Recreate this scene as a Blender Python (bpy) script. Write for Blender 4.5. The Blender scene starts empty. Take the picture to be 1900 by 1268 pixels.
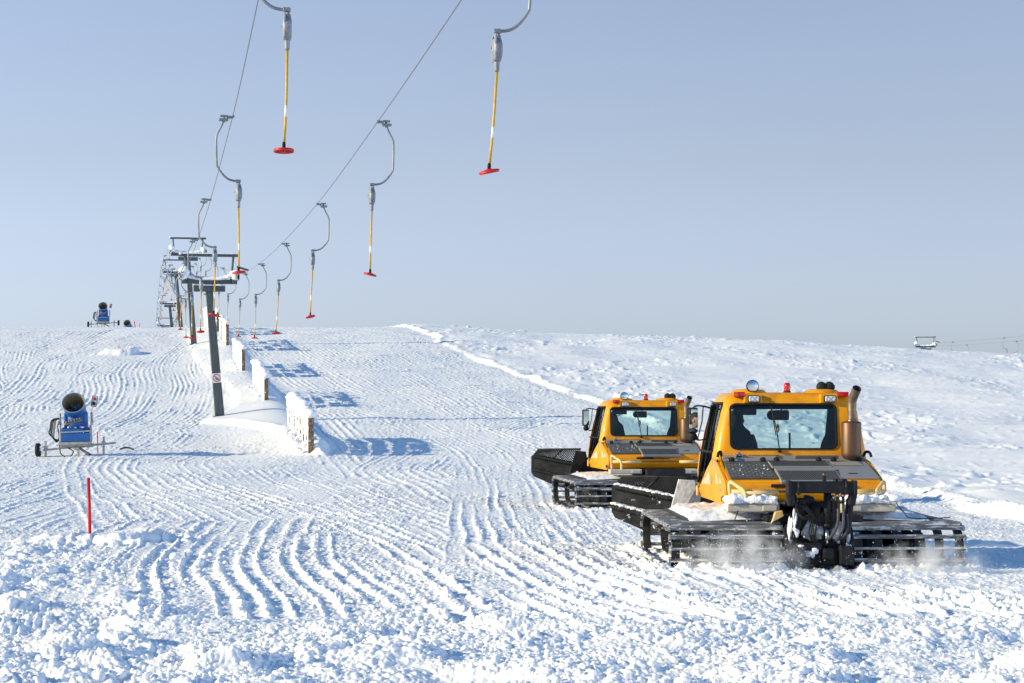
import bpy, bmesh, math, random
import numpy as np
from mathutils import Vector, Matrix, Euler
S = bpy.context.scene
COL = S.collection
F, HZ, CZ = 3694.0, 770.0, 2.17          # focal length in photo pixels, eye level row, eye height
rad = math.radians
rng = random.Random(11)

# ------------------------------------------------------------------ camera
cam = bpy.data.cameras.new('camera'); co = bpy.data.objects.new('camera', cam); COL.objects.link(co)
cam.sensor_width = 36; cam.lens = 36*F/1900; cam.shift_y = 136/1900
cam.clip_start = 0.1; cam.clip_end = 8000
co.location = (0, 0, CZ); co.rotation_euler = (rad(90), 0, 0)
S.camera = co
# ------------------------------------------------------------------ light
EL, AZ = rad(19.5), rad(15)
sd = Vector((-math.cos(EL)*math.cos(AZ), -math.cos(EL)*math.sin(AZ), math.sin(EL)))
sl = bpy.data.lights.new('sun', 'SUN'); sl.energy = 5.0; sl.angle = rad(0.5); sl.color = (1.0, 0.87, 0.60)
so = bpy.data.objects.new('sun', sl); COL.objects.link(so)
so.rotation_euler = sd.to_track_quat('Z', 'Y').to_euler()
so.location = (0, 0, 30)
w = bpy.data.worlds.new('World'); S.world = w; w.use_nodes = True
nt = w.node_tree; bg = nt.nodes['Background']
sky = nt.nodes.new('ShaderNodeTexSky'); sky.sky_type = 'NISHITA'; sky.sun_disc = False
sky.sun_elevation = EL; sky.sun_rotation = (-math.atan2(sd.x, sd.y)) % (2*math.pi)
sky.altitude = 600; sky.air_density = 1.0; sky.dust_density = 1.2; sky.ozone_density = 6.0
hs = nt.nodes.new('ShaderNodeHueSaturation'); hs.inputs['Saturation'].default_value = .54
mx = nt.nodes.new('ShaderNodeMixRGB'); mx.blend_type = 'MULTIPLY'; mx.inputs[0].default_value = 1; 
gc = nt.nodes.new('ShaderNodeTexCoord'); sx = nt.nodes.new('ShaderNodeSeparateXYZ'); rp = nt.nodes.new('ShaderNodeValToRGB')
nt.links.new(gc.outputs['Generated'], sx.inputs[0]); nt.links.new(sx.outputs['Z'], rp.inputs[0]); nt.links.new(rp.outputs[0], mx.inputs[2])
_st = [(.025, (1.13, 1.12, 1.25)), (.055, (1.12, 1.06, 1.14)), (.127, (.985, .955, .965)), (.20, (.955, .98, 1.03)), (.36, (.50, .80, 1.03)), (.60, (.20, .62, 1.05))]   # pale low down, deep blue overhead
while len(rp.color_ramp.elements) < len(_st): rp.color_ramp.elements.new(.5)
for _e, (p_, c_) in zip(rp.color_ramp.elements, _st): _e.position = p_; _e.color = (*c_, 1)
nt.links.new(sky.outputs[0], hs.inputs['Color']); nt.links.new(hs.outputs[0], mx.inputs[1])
cn = nt.nodes.new('ShaderNodeTexNoise'); cn.inputs['Scale'].default_value = 3.0; cn.inputs['Detail'].default_value = 4; cm = nt.nodes.new('ShaderNodeMapping'); cm.inputs['Scale'].default_value = (1, 1, 4)      # thin uneven veil
nt.links.new(gc.outputs['Generated'], cm.inputs[0]); nt.links.new(cm.outputs[0], cn.inputs['Vector'])
cr = nt.nodes.new('ShaderNodeMapRange'); cr.inputs[3].default_value = .955; cr.inputs[4].default_value = 1.045; nt.links.new(cn.outputs[0], cr.inputs[0])
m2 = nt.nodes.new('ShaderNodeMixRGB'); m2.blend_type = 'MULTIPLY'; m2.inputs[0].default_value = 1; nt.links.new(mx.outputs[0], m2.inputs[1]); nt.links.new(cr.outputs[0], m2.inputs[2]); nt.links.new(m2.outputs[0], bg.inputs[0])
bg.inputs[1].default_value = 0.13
S.view_settings.view_transform = 'Standard'; S.view_settings.look = 'None'
S.view_settings.exposure = 0.33; S.view_settings.gamma = 1
S.cycles.volume_bounces = 3; S.cycles.max_bounces = 8; S.cycles.transparent_max_bounces = 16
S.cycles.use_denoising = True

# ------------------------------------------------------------------ object helpers
def tag(o, label=None, cat=None, group=None, kind=None):
    if label: o['label'] = label
    if cat: o['category'] = cat
    if group: o['group'] = group
    if kind: o['kind'] = kind
    return o
def empty(name, loc=(0, 0, 0), rz=0.0, parent=None):
    o = bpy.data.objects.new(name, None); COL.objects.link(o)
    o.location = loc; o.rotation_euler = (0, 0, rz); o.empty_display_size = .2
    if parent: o.parent = parent
    return o
def kids(o): return [c for c in COL.objects if c.parent == o]
def copy_tree(o, parent=None):
    c = o.copy(); COL.objects.link(c)
    if parent: c.parent = parent
    for ch in list(o.children): copy_tree(ch, c)
    return c

class MB:
    """collects shapes, then links them as ONE mesh object"""
    def __init__(s): s.bm = bmesh.new()
    def _new(s, fn):
        s.bm.verts.index_update(); n = len(s.bm.verts); fn(); s.bm.verts.ensure_lookup_table()
        return s.bm.verts[n:]
    def box(s, c, d, rot=None, bev=0.0, seg=2):
        m = Matrix.Translation(c) @ ((rot if isinstance(rot, Matrix) else Euler(rot or (0,0,0)).to_matrix()).to_4x4()) @ Matrix.Diagonal((d[0], d[1], d[2], 1))
        r = bmesh.ops.create_cube(s.bm, size=1.0, matrix=m)
        if bev > 0:
            ed = list({e for v in r['verts'] for e in v.link_edges})
            bmesh.ops.bevel(s.bm, geom=ed, offset=bev, segments=seg, affect='EDGES', profile=.5)
        return s
    def tube(s, pts, r, n=10, cap=True):
        """swept tube; r a number or a list of radii"""
        pts = [Vector(p) for p in pts]; k = len(pts)
        rr = r if isinstance(r, (list, tuple)) else [r]*k
        rings = []; up = None
        for i, p in enumerate(pts):
            t = (pts[min(i+1, k-1)] - pts[max(i-1, 0)]).normalized()
            if up is None:
                up = Vector((0, 0, 1)) if abs(t.z) < .9 else Vector((1, 0, 0))
            u = (up - t*up.dot(t)).normalized(); v = t.cross(u); up = u
            rings.append([s.bm.verts.new(p + (u*math.cos(2*math.pi*j/n) + v*math.sin(2*math.pi*j/n))*rr[i]) for j in range(n)])
        for a, b in zip(rings, rings[1:]):
            for j in range(n):
                f = s.bm.faces.new((a[j], a[(j+1) % n], b[(j+1) % n], b[j])); f.smooth = True
        if cap:
            s.bm.faces.new(rings[0][::-1]); s.bm.faces.new(rings[-1])
        return s
    def lathe(s, prof, c=(0, 0, 0), axis=(0, 0, 1), n=24, smooth=True):
        """prof: list of (radius, height) along axis"""
        q = Vector(axis).normalized().to_track_quat('Z', 'Y'); c = Vector(c); rings = []
        for r, h in prof:
            if r < 1e-6: rings.append([s.bm.verts.new(c + q @ Vector((0, 0, h)))])
            else: rings.append([s.bm.verts.new(c + q @ Vector((r*math.cos(2*math.pi*j/n), r*math.sin(2*math.pi*j/n), h))) for j in range(n)])
        for a, b in zip(rings, rings[1:]):
            for j in range(n):
                if len(a) == 1 and len(b) == 1: continue
                vs = [a[0], b[(j+1) % n], b[j]] if len(a) == 1 else ([a[j], a[(j+1) % n], b[0]] if len(b) == 1 else [a[j], a[(j+1) % n], b[(j+1) % n], b[j]])
                f = s.bm.faces.new(vs); f.smooth = smooth
        return s
    def prism(s, poly, y0, y1, fn=None, bev=0.0):
        """polygon of 2D points extruded from y0 to y1; fn maps (a, b, t) to 3D, default (a, t, b)"""
        fn = fn or (lambda a, b, t: (a, t, b))
        A = [s.bm.verts.new(fn(a, b, y0)) for a, b in poly]; B = [s.bm.verts.new(fn(a, b, y1)) for a, b in poly]
        n = len(poly); fs = [s.bm.faces.new(A[::-1]), s.bm.faces.new(B)]
        for i in range(n): fs.append(s.bm.faces.new((A[i], A[(i+1) % n], B[(i+1) % n], B[i])))
        bmesh.ops.recalc_face_normals(s.bm, faces=fs)
        if bev > 0:
            ed = list({e for f in fs for e in f.edges})
            bmesh.ops.bevel(s.bm, geom=ed, offset=bev, segments=2, affect='EDGES', profile=.5)
        return s
    def quad(s, *p):
        s.bm.faces.new([s.bm.verts.new(q) for q in p]); return s
    def loft(s, rings, close=True, cap=True, smooth=True):
        R = [[s.bm.verts.new(p) for p in r] for r in rings]; n = len(R[0])
        for a, b in zip(R, R[1:]):
            for j in range(n if close else n-1):
                f = s.bm.faces.new((a[j], a[(j+1) % n], b[(j+1) % n], b[j])); f.smooth = smooth
        if cap and close: s.bm.faces.new(R[0][::-1]); s.bm.faces.new(R[-1])
        return s
    def lump(s, c, d, seed=0, sub=2, amp=.18):
        """irregular rounded lump of snow"""
        r = bmesh.ops.create_icosphere(s.bm, subdivisions=sub, radius=1.0)
        rr = random.Random(seed); ph = [Vector((rr.uniform(-3, 3), rr.uniform(-3, 3), rr.uniform(-3, 3))) for _ in range(4)]
        for v in r['verts']:
            p = v.co.copy(); k = 1 + amp*sum(math.sin(p.dot(q)*1.3 + i) for i, q in enumerate(ph))/2
            v.co = Vector(c) + Vector((p.x*d[0], p.y*d[1], p.z*d[2]))*k
            for f in v.link_faces: f.smooth = True
        return s
    def build(s, name, mat, parent=None, fixn=True):
        if fixn: bmesh.ops.recalc_face_normals(s.bm, faces=s.bm.faces[:])
        me = bpy.data.meshes.new(name); s.bm.to_mesh(me); s.bm.free()
        if mat is not None: me.materials.append(mat)
        o = bpy.data.objects.new(name, me); COL.objects.link(o)
        if parent: o.parent = parent
        return o
def smooth_pts(pts, k=6):
    """Catmull-Rom through the points"""
    P = [Vector(p) for p in pts]; P = [2*P[0]-P[1]] + P + [2*P[-1]-P[-2]]; out = []
    for i in range(1, len(P)-2):
        a, b, c, d = P[i-1:i+3]
        for j in range(k):
            t = j/k
            out.append(.5*((2*b) + (c-a)*t + (2*a-5*b+4*c-d)*t*t + (3*b-a-3*c+d)*t**3))
    out.append(P[-2]); return out
# ------------------------------------------------------------------ materials
M = {}
def mat(name, col, rough=.5, metal=0.0, spec=.5, dirt=None, dscale=4.0, damt=.5, bump=0.0, bscale=30.0, emit=None, alpha=None, coat=0.0, streak=(1, 1, 1), snow=0.0):
    m = bpy.data.materials.new(name); m.use_nodes = True; nt = m.node_tree
    b = nt.nodes['Principled BSDF']; L = nt.links.new
    b.inputs['Base Color'].default_value = (*col, 1); b.inputs['Roughness'].default_value = rough
    b.inputs['Metallic'].default_value = metal; b.inputs['Specular IOR Level'].default_value = spec
    b.inputs['Coat Weight'].default_value = coat
    tc = nt.nodes.new('ShaderNodeTexCoord'); mp = nt.nodes.new('ShaderNodeMapping'); mp.inputs['Scale'].default_value = streak
    L(tc.outputs['Object'], mp.inputs[0])
    last = None
    if dirt is not None:
        n = nt.nodes.new('ShaderNodeTexNoise'); n.inputs['Scale'].default_value = dscale; n.inputs['Detail'].default_value = 8; n.inputs['Roughness'].default_value = .65
        L(mp.outputs[0], n.inputs['Vector'])
        r = nt.nodes.new('ShaderNodeMapRange'); r.inputs[1].default_value = .62-.3*damt; r.inputs[2].default_value = .80-.2*damt
        L(n.outputs[0], r.inputs[0])
        x = nt.nodes.new('ShaderNodeMixRGB'); x.inputs[1].default_value = (*col, 1); x.inputs[2].default_value = (*dirt, 1)
        L(r.outputs[0], x.inputs[0]); L(x.outputs[0], b.inputs['Base Color']); last = x
        r2 = nt.nodes.new('ShaderNodeMapRange'); r2.inputs[3].default_value = rough; r2.inputs[4].default_value = min(1, rough+.25)
        L(n.outputs[0], r2.inputs[0]); L(r2.outputs[0], b.inputs['Roughness'])
    if snow > 0:      # frozen snow stuck in patches
        n = nt.nodes.new('ShaderNodeTexNoise'); n.inputs['Scale'].default_value = 7; n.inputs['Detail'].default_value = 9; n.inputs['Roughness'].default_value = .7
        L(mp.outputs[0], n.inputs['Vector'])
        r = nt.nodes.new('ShaderNodeMapRange'); r.inputs[1].default_value = .66-.25*snow; r.inputs[2].default_value = .70-.25*snow
        L(n.outputs[0], r.inputs[0])
        x = nt.nodes.new('ShaderNodeMixRGB'); x.inputs[2].default_value = (.86, .88, .92, 1)
        if last: L(last.outputs[0], x.inputs[1])
        else: x.inputs[1].default_value = (*col, 1)
        L(r.outputs[0], x.inputs[0]); L(x.outputs[0], b.inputs['Base Color'])
    if bump > 0:
        n = nt.nodes.new('ShaderNodeTexNoise'); n.inputs['Scale'].default_value = bscale; n.inputs['Detail'].default_value = 5
        L(mp.outputs[0], n.inputs['Vector'])
        bp = nt.nodes.new('ShaderNodeBump'); bp.inputs['Strength'].default_value = 1; bp.inputs['Distance'].default_value = bump
        L(n.outputs[0], bp.inputs['Height']); L(bp.outputs[0], b.inputs['Normal'])
    if emit: b.inputs['Emission Color'].default_value = (*emit[0], 1); b.inputs['Emission Strength'].default_value = emit[1]
    M[name] = m; return m
NCOL, RNEAR, NCH, SSSW = 1000, .0014, 9000, 0.4
# ------------------------------------------------------------------ terrain
PD = np.array([-60, 40, 48, 60, 74, 90, 105, 118, 130, 145, 160, 175, 190, 205, 230, 300, 600, 3500], float)
PZ = np.array([0, 0, 0.02, .22, .75, 1.84, 3.2, 4.35, 5.55, 7.2, 8.72, 9.72, 10.5, 10.95, 11.3, 11.3, 6.0, -60], float)
SX = np.array([-400, -11, 2.6, 23.7, 36.4, 50, 90, 400], float); SV = np.array([1.0, 1.0, .93, .86, .782, .705, .5, .2], float)
def _pchip(x, X, Y):
    h = np.diff(X); d = np.diff(Y)/h; m = np.zeros(len(X)); m[0] = d[0]; m[-1] = d[-1]
    for i in range(1, len(X)-1):
        if d[i-1]*d[i] > 0:
            w1, w2 = 2*h[i]+h[i-1], h[i]+2*h[i-1]; m[i] = (w1+w2)/(w1/d[i-1]+w2/d[i])
    k = np.clip(np.searchsorted(X, x)-1, 0, len(X)-2); t = np.clip((x-X[k])/h[k], 0, 1)
    return Y[k]*(1+2*t)*(1-t)**2 + m[k]*h[k]*t*(1-t)**2 + Y[k+1]*t*t*(3-2*t) + m[k+1]*h[k]*t*t*(t-1)
def zb(X, D):
    X = np.asarray(X, float); D = np.asarray(D, float)
    return _pchip(D, PD, PZ)*_pchip(X, SX, SV)
def at(px, py):
    """the ground point seen at a photo pixel: (x, y)"""
    t = (px-950)/F; lo = None
    Ds = np.arange(12, 215, .25); e = HZ - F*(zb(t*Ds, Ds)-CZ)/Ds - py
    i = np.where((e[:-1] > 0) & (e[1:] <= 0))[0]
    D = Ds[i[0]] + .25*e[i[0]]/(e[i[0]]-e[i[0]+1]) if len(i) else 192.0
    return (t*D, D)
def sst(a, b, x): t = np.clip((x-a)/(b-a), 0, 1); return t*t*(3-2*t)

_G = np.random.RandomState(5); _PERM = _G.permutation(4096).astype(np.int32); _ANG = _G.rand(4096)*2*np.pi
_GX, _GY = np.cos(_ANG).astype(np.float32), np.sin(_ANG).astype(np.float32)
def perlin(x, y, seed=0):
    xf, yf = np.floor(x), np.floor(y); xi, yi = xf.astype(np.int32), yf.astype(np.int32)
    fx, fy = (x-xf).astype(np.float32), (y-yf).astype(np.float32)
    u, v = fx*fx*fx*(fx*(fx*6-15)+10), fy*fy*fy*(fy*(fy*6-15)+10)
    def g(i, j, dx, dy):
        h = _PERM[(_PERM[(i+seed*131) & 4095] + j) & 4095]; return _GX[h]*dx + _GY[h]*dy
    a = g(xi, yi, fx, fy); b = g(xi+1, yi, fx-1, fy); c = g(xi, yi+1, fx, fy-1); d = g(xi+1, yi+1, fx-1, fy-1)
    a += u*(b-a); c += u*(d-c)
    return (a + v*(c-a))*1.5
def poly_near(X, D, pts):
    """unsigned distance, side-signed lateral offset and arc length to a polyline"""
    best = np.full(X.shape, 1e9); lat = np.zeros(X.shape); arc = np.zeros(X.shape); s0 = 0.0
    for (ax, ay), (bx, by) in zip(pts, pts[1:]):
        dx, dy = bx-ax, by-ay; l = math.hypot(dx, dy)
        if l < 1e-6: continue
        t = np.clip(((X-ax)*dx + (D-ay)*dy)/(l*l), 0, 1)
        ex, ey = X-(ax+t*dx), D-(ay+t*dy); d2 = ex*ex+ey*ey; k = d2 < best
        best = np.where(k, d2, best); sg = np.sign(dx*ey-dy*ex)
        lat = np.where(k, sg*np.sqrt(d2), lat); arc = np.where(k, s0+t*l, arc); s0 += l
    return np.sqrt(best), lat, arc
def path(*px):
    P = [at(*p) for p in px]; return [(v.x, v.y) for v in smooth_pts([(a, b, 0) for a, b in P], 5)]
def inside(X, D, poly):
    r = np.zeros(X.shape, bool); n = len(poly)
    for i in range(n):
        (x1, y1), (x2, y2) = poly[i], poly[(i+1) % n]
        if y1 == y2: continue
        c = ((y1 > D) != (y2 > D)) & (X < (x2-x1)*(D-y1)/(y2-y1)+x1); r ^= c
    return r
def lift_x(D): return -3.51 - .183*(D-34.4)
def fence_x(D): return -7.27 - .188*(D-72)
BANK = [(26, 12), (16, 30), (11.6, 38), (10.7, 42.5), (10.8, 54), (9.9, 70), (6.6, 88)] + [at(1100, 744), at(1000, 710), at(860, 655), at(800, 625), at(742, 607), (-13, 204), (-18, 240)]
BANK = [(v.x, v.y) for v in smooth_pts([(a, b, 0) for a, b in BANK], 4)]
SHELF = [at(376, 787), at(426, 791), at(492, 808), at(545, 828), at(566, 846), at(600, 851), at(606, 836)] + [(fence_x(d)+.9, d) for d in (84, 100, 120, 140, 160, 200, 260)] + [(lift_x(260)+.3, 260), (lift_x(160)+.2, 160), (lift_x(130)+.5, 130), at(420, 722), at(438, 745), at(432, 768), at(395, 778)]
def macro(X, D):
    """ground shape shared by the mesh and by everything that stands on it"""
    z = zb(X, D)
    d, lat, arc = poly_near(X, D, BANK)
    w = .35*perlin(arc*.55, arc*0+3.3, 4)+.2*perlin(arc*1.7, arc*0+8.3, 6)
    side = -lat + w                                             # > 0 on the untouched side
    hb = .75+.6*perlin(arc*.22, arc*0+1.3, 7)
    z = z + .24*hb*sst(-.3, .2, side) + .06*hb*np.exp(-((side-.3)/.25)**2)
    din, l2, a2 = poly_near(X, D, SHELF + SHELF[:1]); s = np.where(inside(X, D, SHELF), din, -din)
    z = z + (.09+.09*sst(104, 92, D))*sst(-.25, .3, s)*sst(185, 120, D) + .10*np.exp(-((s-.25)/.25)**2)*sst(20, 4, D-72)
    # sideways drop of the piste just right of the snow fences
    f = X-fence_x(D); z = z + .34*np.exp(-(f/np.where(f > 0, 1.1, 2.0))**2)*sst(66, 82, D)*sst(190, 150, D)
    z = z + .10*perlin(X/7, D/9, 11)*sst(24, 40, D) + .05*perlin(X/2.6, D/3.4, 12)
    return z, side, s
PASSES = [
 (4.2, [(91, 665), (70, 690), (46, 718), (0, 760), (-60, 800)]), (4.2, [(120, 612), (60, 628), (-10, 650)]), (4.2, [(200, 612), (130, 640), (60, 660), (0, 690)]),
 (4.2, [(20, 650), (4, 690), (22, 725), (10, 770)]), (4.2, [(137, 662), (165, 675), (195, 692)]), (4.2, [(300, 618), (250, 634), (190, 650), (110, 668), (90, 700), (60, 735), (20, 760)]),
 (4.2, [(230, 632), (290, 630), (330, 645)]),
 (4.2, [(229, 677), (198, 700), (206, 727), (180, 764), (100, 800), (0, 838)]), (4.2, [(320, 650), (276, 684), (284, 718), (262, 764), (190, 800)]),
 (4.2, [(395, 625), (340, 672), (352, 718), (330, 762), (280, 790), (262, 800), (300, 815), (420, 822)]),
 (4.2, [(100, 775), (30, 815), (-40, 850)]), (4.4, [(180, 800), (240, 815), (300, 838), (330, 870)]),
 (4.2, [(-40, 935), (120, 885), (260, 850), (420, 832)]), (4.2, [(-40, 990), (80, 952), (200, 905), (285, 868)]), (4.2, [(300, 800), (230, 850), (250, 900), (330, 960), (400, 1010)]),
 # upper right run
 (4.4, [(430, 612), (520, 660), (640, 735), (730, 790)]), (4.4, [(520, 612), (620, 660), (760, 730), (900, 800)]), (4.4, [(600, 612), (700, 650), (840, 712), (980, 772), (1100, 800)]),
 (4.4, [(670, 610), (780, 650), (900, 700), (1060, 750)]), (4.4, [(560, 740), (640, 770), (760, 815), (900, 850), (980, 880)]),
 (4.2, [(610, 775), (650, 810), (690, 850), (800, 930)]), (4.2, [(980, 770), (900, 800), (800, 850), (760, 880)]),
 # lower run
 (4.3, [(655, 885), (789, 955), (1000, 1053), (1150, 1120)]), (4.3, [(760, 870), (900, 935), (1080, 1010), (1240, 1090)]), (4.4, [(470, 870), (600, 930), (780, 1020), (900, 1100), (1000, 1170)]),
 (4.3, [(558, 838), (420, 836), (330, 838), (272, 862), (320, 900), (452, 947), (600, 1020), (720, 1137), (760, 1200)]),
 (4.2, [(420, 960), (330, 1030), (310, 1095), (300, 1180)]), (3.6, [(470, 990), (445, 1050), (480, 1110), (520, 1180)]),
 (4.3, [(880, 800), (1000, 850), (1150, 920), (1300, 1000), (1500, 1085)]), (4.3, [(560, 690), (640, 730), (760, 770), (880, 790)]), (4.2, [(800, 780), (940, 850), (1010, 960), (1100, 1060)]),
 (4.4, [(1050, 1000), (1250, 1080), (1500, 1150), (1800, 1220)]), (4.2, [(1520, 1075), (1700, 1130), (1900, 1180)]),
]
def snow_height(X, D):
    z, side, s = macro(X, D)
    n = X.size
    groomed = sst(.25, -.3, side)*sst(.4, -.1, s)
    near = sst(21.2, 20.2, D + 1.1*perlin(X*.35, D*0+1, 21) + .5*perlin(X*1.3, D*0+5, 22))
    left = sst(-3.9, -6.0, X + .28*(D-24) + 1.2*perlin(X*.6, D*.6, 23))*sst(34, 29, D)
    # ridges left by the grooming tracks
    tr = np.zeros(n); tm = np.zeros(n)
    for i, (wd, px) in enumerate(PASSES):
        P = path(*px); xs = [p[0] for p in P]; ys = [p[1] for p in P]
        k = np.where((X > min(xs)-3) & (X < max(xs)+3) & (D > min(ys)-3) & (D < max(ys)+3))[0]
        if not len(k): continue
        x, y = X[k], D[k]; d, u, a = poly_near(x, y, P)
        L = a.max(); u = u + .10*perlin(a*.12, a*0+i*7.7, 31) + .025*perlin(x*1.9, y*1.9, 32)
        m = sst(wd/2+.12, wd/2-.2, np.abs(u))*sst(0, 2.5, a)*sst(0, 2.5, L-a)
        ph = u/(.285+.035*(i % 3)) + .37*i
        c = .5+.5*np.cos(2*np.pi*ph); prof = c**1.9
        which = np.floor(ph).astype(np.int32)                   # each ridge has its own strength, broken along its length
        amp = .48 + 1.5*perlin(a*.06, which*3.17+i*11.1, 33) + .6*perlin(a*.16, which*5.3+i*3.1, 34)
        r = np.clip(amp, .0, 1.2)*prof*(1+.75*perlin(x*3.1, y*2.0, 36)+.3*perlin(x*7, y*5, 38)) + .16*(.5+.5*np.cos(4*np.pi*ph+1.1))*(.6+perlin(a*.5, which*2.1, 37)) - .25*sst(.7,.2,prof)*sst(.2,.7,amp)
        tr[k] = tr[k]*(1-m) + m*r; tm[k] = np.maximum(tm[k], m)
    tr_amp = .034*(1-.5*sst(28, 44, D))*(1+.9*sst(66, 105, D)) * (1 + .18*sst(30, 24, D) + .1*np.exp(-((D-21.9)/1.1)**2))
    z = z + groomed*tr_amp*tr*(1-near)*(1-.8*left)
    # granular crumbs: strongest on ridge tops
    crumb = groomed*(.35 + .8*tr)
    idx = np.where((D > 8) & (D < 260) & (np.abs(X) < .32*D+3))[0]; x, y = X[idx].astype(np.float64), D[idx]
    g = np.zeros(len(idx))
    for fq, am, sdn in ((1.9, .018, 41), (4.3, .014, 42), (10.5, .019, 43), (23, .009, 44)):
        bl = np.abs(perlin(x*fq, y*fq, sdn)); g += am*(bl-.25)*(1 if fq < 8 else 1.1)
    cl = .5+perlin(x*.45, y*.45, 47)
    q = groomed[idx]
    g = g*(.9+1.1*crumb[idx])*(.6+cl)*(.12+.88*q)
    # churned foreground and the heap on the left
    k = np.where((near[idx] > .01) | (left[idx] > .01))[0]
    if len(k):
        xx, yy = x[k], y[k]; nn, ll = near[idx][k], left[idx][k]
        wx, wy = xx+.12*perlin(xx*2.2, yy*2.2, 58), yy+.12*perlin(xx*2.2+9, yy*2.2, 59)
        b0, b1, b2, b3, b4 = (np.abs(perlin(wx*f_, wy*f_, s_)) for f_, s_ in ((1.0, 51), (2.3, 52), (5.2, 53), (15, 54), (31, 55)))
        cover = sst(-.25, .35, perlin(xx*.7, yy*.7, 56)+.25*perlin(xx*2, yy*2, 57))
        g[k] += nn*(.07*(.35+cover) + .035*b1*cover + .05*b2*cover**2 + .021*b3*(.2+1.0*cover) + .008*b4*(.4+.6*cover) - .03 + .07*perlin(xx*.55, yy*.8, 88))
        g[k] += nn*.10*sst(18.3, 17.0, yy)*b0 + nn*sst(-2.2, -4.6, xx)*.10*b0*cover
        g[k] += ll*(.24*b0*cover + .09*b1*cover + .05*b2*cover + .021*b3 + .009*b4)*(1-.5*nn)
    z[idx] += g
    # untouched snow: wind ripples and small drifts with steep lee sides
    un = sst(.4, 1.2, side); k = np.where(un > .01)[0]; x, y = X[k], D[k]
    wx = x + .5*perlin(x*.5, y*.5, 64)
    a = perlin(wx*.62, y*.42, 61); bmp = sst(.22, .8, a); b2 = sst(.3, .8, perlin(wx*1.35, y*1.0, 62))
    pres = sst(-.15, .25, perlin(x/9, y/14, 65))
    z[k] += un[k]*(.115*bmp*(.3+.7*pres)*(.55+.45*sst(50, 80, y)) + .085*b2*(.2+.8*pres) + .065*sst(.25, .7, perlin(x*2.3, y*1.15, 68))*(.3+.7*pres) + .16*perlin(x*.16, y*.11, 66) + .05*perlin(x*.35, y*1.1, 63) + .012*perlin(x*2.2, y*3.5, 67))
    # crumbly lip of the cut banks
    lip = np.exp(-((side-.1)/.35)**2) + .6*np.exp(-((s)/.25)**2) + .55*sst(0, .4, s)*sst(96, 108, D); k = np.where((lip > .02) & (D < 230))[0]; x, y = X[k], D[k]
    z[k] += lip[k]*(.07*np.abs(perlin(x*2.1, y*2.1, 71)) + .06*np.abs(perlin(x*5, y*5, 72)) + .035*np.abs(perlin(x*11, y*11, 73))-.03)
    # snow ploughed up behind and beside the tracks of the two machines
    for (cx, cy, yaw, sc) in ((4.27, 27.62, .031, 1.0), (3.52, 45.3, .11, 1.0)):
        k = np.where((np.abs(X-cx) < 4) & (D > cy-3) & (D < cy+6))[0]; x, y = X[k]-cx, D[k]-cy
        u, v = x*math.cos(yaw)+y*math.sin(yaw), y*math.cos(yaw)-x*math.sin(yaw); a = np.abs(u)
        on = sst(.35, .6, a)*sst(2.3, 2.05, a)
        back = on*np.exp(-((v+.12)/.20)**2)*.042 + sst(.3, 0, v)*sst(-2.6, -.4, v)*on*.03 + np.exp(-((a-2.22)/.16)**2)*sst(-.3, .2, v)*sst(5, 4, v)*.06
        z[k] += back*(.35+1.5*np.abs(perlin(x*4.5, y*4.5, 85))+.9*np.abs(perlin(x*11, y*11, 86)))
    # low blocks of clean snow round the marker poles
    for (cx, cy, hw, hd, hh) in MOUNDS:
        k = np.where((np.abs(X-cx) < hw*2.2) & (np.abs(D-cy) < hd*2.2))[0]; x, y = X[k], D[k]
        e = ((np.abs(x-cx)/hw)**3 + (np.abs(y-cy)/hd)**3)**(1/3) + .2*perlin(x*1.1, y*1.1, 81) + .06*perlin(x*4, y*4, 82)
        z[k] = z[k] + hh*sst(1.2, .8, e) + hh*.4*np.exp(-((e-.95)/.2)**2)*sst(cx-.1, cx+.5, x)
        b = np.exp(-((e-1.25)/.25)**2); z[k] += b*.16*np.abs(perlin(x*3, y*3, 83))
    return z
mk1 = ((167-950)/F*33.3, 33.3); mk2 = at(222, 657)
MOUNDS = [(mk1[0]+.15, mk1[1]+.5, 1.1, .85, .17), (mk2[0]-.1, mk2[1]+.5, 1.1, 1.5, .36)]

_t = np.linspace(-.292, .292, NCOL); e = [.292]
while e[-1] < 7: e.append(e[-1] + (e[-1]-.285)*.16 + .0006)
_t = np.concatenate([-np.array(e[1:])[::-1], _t, np.array(e[1:])])
r = list(np.linspace(-60, 9, 36))
while r[-1] < 3400:
    d = r[-1]; r.append(d + (.12 if d < 13.5 else d*(RNEAR*.68 if d < 30 else RNEAR if d < 60 else RNEAR*1.9 if d < 230 else .03)))
_r = np.array(r); wd_ = np.maximum(_r, 10)
GX = (wd_[:, None]*_t[None, :]).ravel(); GD = np.repeat(_r, len(_t))
GZ = snow_height(GX, GD)
nr, nc = len(_r), len(_t); me = bpy.data.meshes.new('snow_ground'); nv = nr*nc
me.vertices.add(nv); me.vertices.foreach_set('co', np.stack([GX, GD, GZ], 1).astype(np.float32).ravel())
ii = (np.arange(nr-1)[:, None]*nc + np.arange(nc-1)[None, :]).ravel()
fc = np.stack([ii, ii+1, ii+nc+1, ii+nc], 1).astype(np.int32); nf = len(fc)
me.loops.add(nf*4); me.polygons.add(nf)
me.loops.foreach_set('vertex_index', fc.ravel()); me.polygons.foreach_set('loop_start', np.arange(0, nf*4, 4, dtype=np.int32))
me.polygons.foreach_set('use_smooth', np.ones(nf, bool)); me.update(calc_edges=True)
def gz(x, y): return float(snow_height(np.array([float(x)]*2), np.array([float(y)]*2))[0])
def mz(x, y): return float(macro(np.array([float(x)]), np.array([float(y)]))[0][0])
sn = mat('snow', (.88, .90, .93), rough=.55, spec=.35, bump=.012, bscale=26)
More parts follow.
